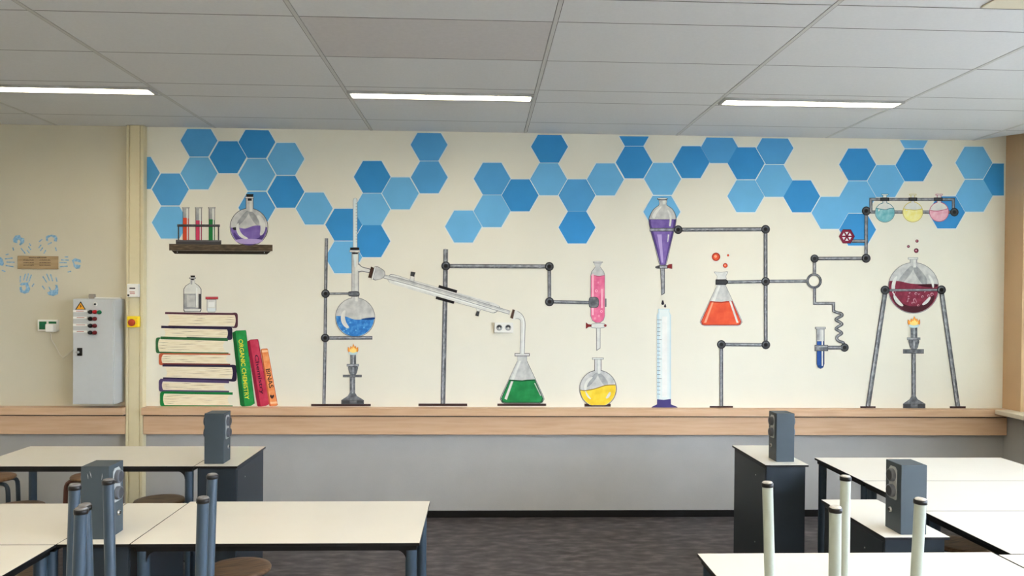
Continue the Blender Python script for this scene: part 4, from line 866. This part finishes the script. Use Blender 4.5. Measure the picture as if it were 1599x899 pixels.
# ---- tripod with burgundy flask
t = mural('painted_tripod', 'painted two-legged metal support carrying the burgundy flask', 'painted stand', (1426, 638))
for q in ([(1382, 456), (1355, 634.4)], [(1470, 456), (1495.4, 635)]): Art().rod(q, 7.4, B + .4).build('leg', t, True)
for x0, x1 in ((1343, 1367), (1482.6, 1507.6)): Art().fill(rect(x0, 634, x1, 638), P['base'], B + 1.4).build('foot_plate', t, True)
Art().rod([(1382, 453), (1469.6, 452.6)], 4, B + 3).build('cross_bar', t, True)
for c in ((1381.7, 452.8), (1469.6, 452.4)): Art().joint(c, 7, B + 4).build('joint', t, True)
t = round_flask('burgundy_flask', 'painted large round flask of burgundy liquid over the right burner', 'painted flask', (1426, 449.4), 40, (1420.4, 1431.8, 404), (1417.4, 1433.2, 401.8, 405.2),
            [(-1, 438.6), (-.6, 438.6), (-.1, 442.6), (.3, 443.4), (1, 443.4)], P['burg'], [(.72, .86, 160, 215), (.74, .88, 120, 160), (.68, .8, 28, 62), (.72, .82, -40, 0)], 489.4, B + .4, deep=P['burgd'], halo='edge', lr=.97,
            dark=([(1432, 444.6), (1450, 443.2), (1463, 443.6), (1462, 447.6), (1448, 448.4)], P['burgd']))
rr = random.Random(11)
for k in range(16):
    a_, r_ = rr.uniform(.1, PI - .1), rr.uniform(5, 30); c = (1426 + r_ * math.cos(a_), 453 + r_ * math.sin(a_) * .95); q = rr.uniform(1.1, 2.5)
    Art().fill(circ(c, q, 10), P['burgl'], B + 2.1).fill(circ((c[0] + .3, c[1] + .4), q * .68, 10), P['burg'], B + 2.3).build('bubble', t, True)

# ---- blue hand prints
def H(x, y): return (x / 7.493, 355 + y / 7.493)
prints = [
 ('blue hand print above the plaque, left one of two', [(150, 140), (180, 95), (235, 88), (245, 115), (285, 130), (285, 175), (240, 212), (225, 200), (240, 165), (225, 140), (205, 150), (205, 185), (160, 175)], [((248, 245), (296, 304)), ((318, 265), (345, 298)), ((335, 225), (362, 260)), ((345, 190), (360, 212)), ((152, 238), (160, 266))]),
 ('blue hand print above the plaque, right one of two', [(535, 110), (560, 92), (610, 85), (655, 95), (675, 125), (665, 165), (630, 160), (640, 125), (600, 105), (560, 125), (565, 165), (540, 155)], [((460, 166), (492, 140)), ((455, 240), (480, 205)), ((475, 272), (500, 238)), ((515, 303), (535, 268)), ((650, 235), (660, 272)), ((562, 198), (604, 176))]),
 ('blue hand print at the left end of the plaque, cut by the frame', [(-40, 350), (0, 342), (30, 365), (48, 420), (35, 450), (-10, 440), (-40, 430)], [((70, 320), (100, 312)), ((60, 368), (146, 358)), ((80, 405), (168, 408)), ((70, 445), (156, 460)), ((25, 503), (60, 514))]),
 ('blue hand print at the right end of the plaque', [(840, 385), (880, 358), (945, 380), (950, 415), (905, 400), (862, 398), (880, 432), (945, 440), (935, 478), (895, 486), (862, 455), (858, 420)], [((762, 345), (796, 345)), ((720, 380), (802, 383)), ((700, 411), (780, 413)), ((704, 459), (790, 452)), ((795, 521), (830, 512))]),
 ('blue hand print below the plaque, left one of two', [(230, 665), (260, 645), (330, 642), (335, 670), (355, 720), (335, 760), (290, 776), (235, 755), (228, 700), (255, 690), (262, 730), (290, 740), (310, 705), (295, 672), (250, 680)], [((240, 570), (237, 640)), ((298, 545), (278, 616)), ((333, 540), (312, 622)), ((367, 555), (338, 642)), ((398, 660), (376, 690))]),
 ('blue hand print below the plaque, right one of two', [(565, 690), (585, 700), (600, 735), (640, 730), (655, 690), (640, 672), (672, 670), (685, 720), (680, 780), (625, 802), (570, 790), (552, 760), (590, 745)], [((503, 575), (546, 640)), ((548, 545), (580, 622)), ((593, 550), (617, 626)), ((656, 585), (668, 632)), ((497, 685), (524, 722))])]
for lb, palm, fing in prints:
    c = H(sum(p[0] for p in palm) / len(palm), sum(p[1] for p in palm) / len(palm))
    t = mural('hand_print', lb, 'hand print', c, 'blue painted hand prints')
    Art().fill([H(*p) for p in palm], P['hand'], 0).build('palm_print', t, True)
    for a_, b_ in fing:
        A = Art(); pa, pb = H(*a_), H(*b_); d_ = math.hypot(pb[0] - pa[0], pb[1] - pa[1]); u_ = ((pb[0] - pa[0]) / d_, (pb[1] - pa[1]) / d_)
        A.stroke([(pa[0] - u_[0] * .6, pa[1] - u_[1] * .6), pa, ((pa[0] + pb[0]) / 2, (pa[1] + pb[1]) / 2), pb, (pb[0] + u_[0] * .6, pb[1] + u_[1] * .6)], [.7, 2.0, 1.6, 2.0, .7], P['hand'], 0); A.build('finger_print', t, True)

# ================================================================== FURNITURE
TH = .76
def table(label, x0, x1, y0, y1, legm, group='white-topped classroom tables'):
    cx, cy = (x0 + x1) / 2, (y0 + y1) / 2; w, d = (x1 - x0) / 2, (y1 - y0) / 2
    t = thing('classroom_table', label, 'table', (cx, cy, 0), group)
    m = MB(); m.box((-w, -d, TH - .013), (w, d, TH - .0012), M['black'], .001, 1); m.box((-w + .0008, -d + .0008, TH - .0012), (w - .0008, d - .0008, TH), M['wtop']); m.build('tabletop', t)
    i = .012; m = MB()
    for a_, b_ in (((-w + i, -d + i), (w - i, -d + i + .02)), ((-w + i, d - i - .02), (w - i, d - i)), ((-w + i, -d + i + .02), (-w + i + .02, d - i - .02)), ((w - i - .02, -d + i + .02), (w - i, d - i - .02))):
        m.box((a_[0], a_[1], TH - .034), (b_[0], b_[1], TH - .0132), M['black'])
    L = i + .024
    for sx in (-1, 1):
        for sy in (-1, 1):       # curved gussets where the frame meets the leg
            gx, gy = sx * (w - L), sy * (d - L)
            R_ = .045; pr = [(0, 0), (R_, 0)] + [(R_ - R_ * math.sin(PI / 2 * k / 6), -(R_ - R_ * math.cos(PI / 2 * k / 6))) for k in range(1, 7)]
            m.prism([(gx - sx * (.018 + p[0]), TH - .033 + p[1]) for p in pr], gy + sy * .002, gy + sy * .02, M['black'])
    m.build('frame', t)
    for sx in (-1, 1):
        for sy in (-1, 1):
            gx, gy = sx * (w - L), sy * (d - L)
            MB().lathe([(.0235, .012), (.0235, TH - .0345)], M[legm], (gx, gy, 0), 'z', 24).lathe([(.021, 0), (.0245, .002), (.0245, .014), (.0236, .015)], M['black'], (gx, gy, 0), 'z', 24).build('leg', t)
    return t
table('white table by the back wall on the left, beside the dark pedestal', -2.86, -1.623, -1.655, -1.06, 'blue')
table('white table in the middle left row, at the right end with open floor beside it', -1.358, -.235, -3.062, -2.428, 'blue')
table('white table in the middle left row, left of the socket tower', -2.86, -1.642, -3.062, -2.458, 'blue')
table('white table at the lower left corner, turned end-on towards the viewer', -2.24, -1.642, -4.28, -3.070, 'blue')
table('white table below the frame carrying the upturned blue stools', -1.62, -.42, -4.42, -3.80, 'blue')
table('white table at the back right, nearest the grey wall', 2.062, 3.24, -2.020, -1.415, 'blue')
table('white table second from the back on the right', 2.058, 3.24, -2.617, -2.030, 'blue')
table('white table third from the back on the right, behind the front row', 2.05, 3.24, -3.228, -2.627, 'blue')
table('white table at the bottom right with upturned stool legs before it', .834, 1.986, -3.83, -3.208, 'blue')
table('white table in the lower right corner of the frame', 1.995, 3.2, -3.85, -3.238, 'blue')
table('white table below the frame carrying the upturned cream stool', .42, 1.62, -4.46, -3.838, 'blue')

def pedestal(label, x0, x1, y0, y1):
    cx, cy = (x0 + x1) / 2, (y0 + y1) / 2; w, d = (x1 - x0) / 2, (y1 - y0) / 2
    t = thing('service_pedestal', label, 'pedestal', (cx, cy, 0), 'dark service pedestals with white tops')
    m = MB(); m.box((-w, -d, TH - .013), (w, d, TH - .0012), M['black'], .001, 1); m.box((-w + .0008, -d + .0008, TH - .0012), (w - .0008, d - .0008, TH), M['wtop']); m.build('top', t)
    m = MB().box((-w + .012, -d + .018, .03), (w - .012, d - .012, TH - .0135), M['ped'], .002); m.box((-w + .02, -d + .03, 0), (w - .02, d - .02, .03), M['black'])
    m.build('body', t)
    m = MB()
    for sx in (-1, 1):
        m.box((sx * (w - .0125), -d + .03, .045), (sx * (w - .0085), d - .03, TH - .03), M['ped'], .001) if sx > 0 else m.box((-(w - .0085), -d + .03, .045), (-(w - .0125), d - .03, TH - .03), M['ped'], .001)
    m.build('side_panel', t)
    m = MB()
    for sx in (-1, 1):
        for zz in (.25, TH - .1): m.lathe([(.004, sx * (w - .009)), (.003, sx * (w - .0065))], M['steel'], (0, d * -.4, zz), 'x', 10)
    m.build('panel_screws', t)
    return t
pedestal('dark pedestal by the back wall at the end of the left table', -1.619, -1.378, -1.655, -1.06)
pedestal('dark pedestal between the two middle left tables', -1.638, -1.362, -3.062, -2.455)
pedestal('dark free-standing pedestal by the back wall on the right', 1.678, 1.937, -1.625, -1.014)
pedestal('dark pedestal among the right tables in front of the other one', 1.664, 1.94, -3.016, -2.414)

def tower(label, x, y):
    t = thing('socket_tower', label, 'socket tower', (x, y, TH), 'grey socket towers on the pedestals')
    w, d, h = .055, .0625, .290
    MB().box((-w, -d, 0), (w, d, h), M['slate'], .0025).build('case', t)
    for sx in (-1, 1):
        yz = [(.024 * math.cos(a_) * 1 + (0.0), .0) for a_ in (0,)]
        z0, z1, r_ = .135, .272, .030
        pr = [(-r_, z0 + .006), (-r_ + .006, z0), (r_ - .006, z0), (r_, z0 + .006), (r_, z1 - .012), (r_ - .012, z1), (-r_ + .012, z1), (-r_, z1 - .012)]
        o = MB().prism(pr, sx * w, sx * (w + .003), M['plate'], 'x').build('socket_plate', t); o['label'] = 'pale grey socket plate'
        for zz in (.170, .236):
            s = sx
            MB().lathe([(.027, s * (w + .003)), (.027, s * (w + .016)), (.0255, s * (w + .019)), (.0215, s * (w + .019))], M['rimg'], (0, 0, zz), 'x', 24).lathe([(.0215, s * (w + .0192)), (.020, s * (w + .008)), (.004, s * (w + .0075))], M['sockd'], (0, 0, zz), 'x', 24).lathe([(.0035, s * (w + .008)), (.003, s * (w + .0142))], M['black'], (0, .009, zz), 'x', 8).lathe([(.0035, s * (w + .008)), (.003, s * (w + .0142))], M['black'], (0, -.009, zz), 'x', 8).build('socket', o)
        MB().lathe([(.011, sx * w), (.011, sx * (w + .005)), (.008, sx * (w + .007))], M['steel'], (0, .018, .085), 'x', 18).lathe([(.007, sx * (w + .0072)), (.006, sx * (w + .010))], M['black'], (0, .018, .085), 'x', 14).build('lock', t)
    return t
tw = tower('dark grey socket tower on the left back pedestal, against the wooden rail', -1.529, -1.532)
t2 = dup(tw, (-1.522, -2.942, TH), 0, 'grey socket tower with scuffed front on the middle left pedestal')
for pq in (((-.030, .262), (-.026, .240)), ((-.020, .270), (-.014, .244)), ((.028, .262), (.026, .236))):
    MB().tube([(pq[0][0], -.0624, pq[0][1]), ((pq[0][0] + pq[1][0]) / 2 + .001, -.0626, (pq[0][1] + pq[1][1]) / 2), (pq[1][0], -.0624, pq[1][1])], [.0003, .0011, .0003], M['plate'], 6).build('scratch', t2)['label'] = 'pale scratch'
dup(tw, (1.828, -1.480, TH), 0, 'blue-grey socket tower on the right back pedestal')
dup(tw, (1.803, -2.922, TH), 0, 'blue-grey socket tower on the nearer right pedestal, between upturned stool legs')

# stools
SH = .45
def stool(name_label, legm, group, padm='pad'):
    t = thing('lab_stool', name_label, 'stool', (0, 0, 0), group)
    MB().lathe([(.135, SH - .022), (.148, SH - .018), (.150, SH - .008), (.146, SH - .001), (.12, SH), (.02, SH - .004)], M['wood'], (0, 0, 0), 'z', 40).build('seat', t)
    MB().lathe([(.06, SH - .030), (.06, SH - .0225)], M[legm], (0, 0, 0), 'z', 20).build('seat_bracket', t)
    for k in range(4):
        a_ = PI / 4 + PI / 2 * k; c, s = math.cos(a_), math.sin(a_)
        pr = [(.03, SH - .040), (.132, SH - .040), (.157, SH - .044), (.173, SH - .056), (.181, SH - .076), (.184, SH - .104), (.196, .012)]
        MB().tube([(c * r, s * r, z) for r, z in pr], [.0135] * 4 + [.0150] * 3, M[legm], 14).build('leg', t)
        d = Vector((c * .012, s * .012, .012 - (SH - .104))).normalized()
        q = Vector((c * .196, s * .196, .012))
        o = MB().tube([q - d * .0065, q - d * .006, q + d * .004, q + d * .0055], [.0152, .0170, .0170, .0155], M['black'], 18).build('foot_cap', t)
        MB().tube([q + d * .0057, q + d * .0085, q + d * .0095], [.0145, .0135, .011], M[padm], 14).build('felt_pad', o)
    return t
gfl = 'round wooden stools standing on the floor'
s0 = stool('round wooden stool in front of the left back pedestal, near the open floor', 'blue', gfl); s0.location = (-1.135, -2.425, 0); s0.rotation_euler = (0, 0, .5)
dup(s0, (-2.0, -1.19, 0), .2, 'round wooden stool under the left back table, left of its pedestal', gfl)
dup(s0, (-2.78, -1.34, 0), .14, 'round wooden stool at the far left under the back table edge', gfl)
dup(s0, (-3.41, -.55, 0), .3, 'round wooden stool by the back wall, cut by the left frame edge', gfl)
dup(s0, (-2.16, -2.5, 0), .6, 'round wooden stool under the lower left tables, mostly hidden', gfl)
dup(s0, (2.56, -2.12, 0), .4, 'round wooden stool in the shade under the right tables', gfl)
s1 = stool('round stool with brown tube legs by the back wall behind the socket tower', 'brown_leg', gfl); s1.location = (-2.735, -.50, 0); s1.rotation_euler = (0, 0, PI / 4 + .1)
def upturn(o, cx, cy, foot, z=TH):
    """stand the stool on its seat: rotz chosen so one foot points along foot - centre"""
    a_ = math.atan2(foot[1] - cy, foot[0] - cx)
    o.rotation_euler = (PI, 0, a_ + PI / 4); o.location = (cx, cy, z + SH)
gup = 'stools upturned on the front tables'
u0 = dup(s0, (0, 0, 0), 0, 'upturned blue stool at the far left, only two legs in view', gup); upturn(u0, -1.170, -4.147, (-1.118, -3.958))
u1 = dup(s0, (0, 0, 0), 0, 'upturned blue stool with four legs in view in front of the middle left table', gup); upturn(u1, -.888, -3.996, (-.720, -4.097))
s2 = stool('upturned cream stool on a front table at the right, four pale legs in view', 'cream_leg', gup, 'padl'); upturn(s2, 1.003, -4.031, (.83, -3.936))

# ================================================================== LIGHT
w = bpy.data.worlds.new('day'); SC.world = w; w.use_nodes = True
nt = w.node_tree; bg = nt.nodes['Background']
bg.inputs['Color'].default_value = (.74, .85, 1.02, 1)
tcw = nt.nodes.new('ShaderNodeTexCoord'); sxw = nt.nodes.new('ShaderNodeSeparateXYZ'); mrw = nt.nodes.new('ShaderNodeMapRange')
nt.links.new(tcw.outputs['Generated'], sxw.inputs[0]); nt.links.new(sxw.outputs['Z'], mrw.inputs[0])
mrw.inputs[1].default_value = -.02; mrw.inputs[2].default_value = .02; mrw.inputs[3].default_value = GND; mrw.inputs[4].default_value = SKY
nt.links.new(mrw.outputs[0], bg.inputs['Strength'])
for i, (a, b) in enumerate(wins):       # daylight entering each window
    la = bpy.data.lights.new('window_portal', 'AREA'); la.shape = 'RECTANGLE'; la.size = abs(b - a); la.size_y = 1.9
    la.cycles.is_portal = True
    o = bpy.data.objects.new('window_portal', la); link(o, None, (XR + .32, (a + b) / 2, 1.81)); o.rotation_euler = (PI / 2, 0, PI / 2)

# ================================================================== CAMERA
cam = bpy.data.cameras.new('camera'); co_ = bpy.data.objects.new('camera', cam); COL.objects.link(co_)
cam.sensor_width = 36; cam.lens = F / 1599 * 36; cam.shift_y = CYO / 1599; cam.clip_start = .02
r0, r1, r2 = (Vector((RM[i][0], RM[i][2], RM[i][1])) for i in range(3))
mw = Matrix((( r0[0], r1[0], -r2[0], CAMP[0]), (r0[1], r1[1], -r2[1], CAMP[1]), (r0[2], r1[2], -r2[2], CAMP[2]), (0, 0, 0, 1)))
co_.matrix_world = mw
SC.camera = co_
vs = SC.view_settings
SC.display_settings.display_device = 'sRGB'
vs.view_transform = 'Standard'; vs.look = 'None'; vs.exposure = 1.04; vs.gamma = 1; vs.use_curve_mapping = False
SC.cycles.use_denoising = True
SC.cycles.max_bounces = 8; SC.cycles.diffuse_bounces = 5
SC.cycles.sample_clamp_indirect = 6
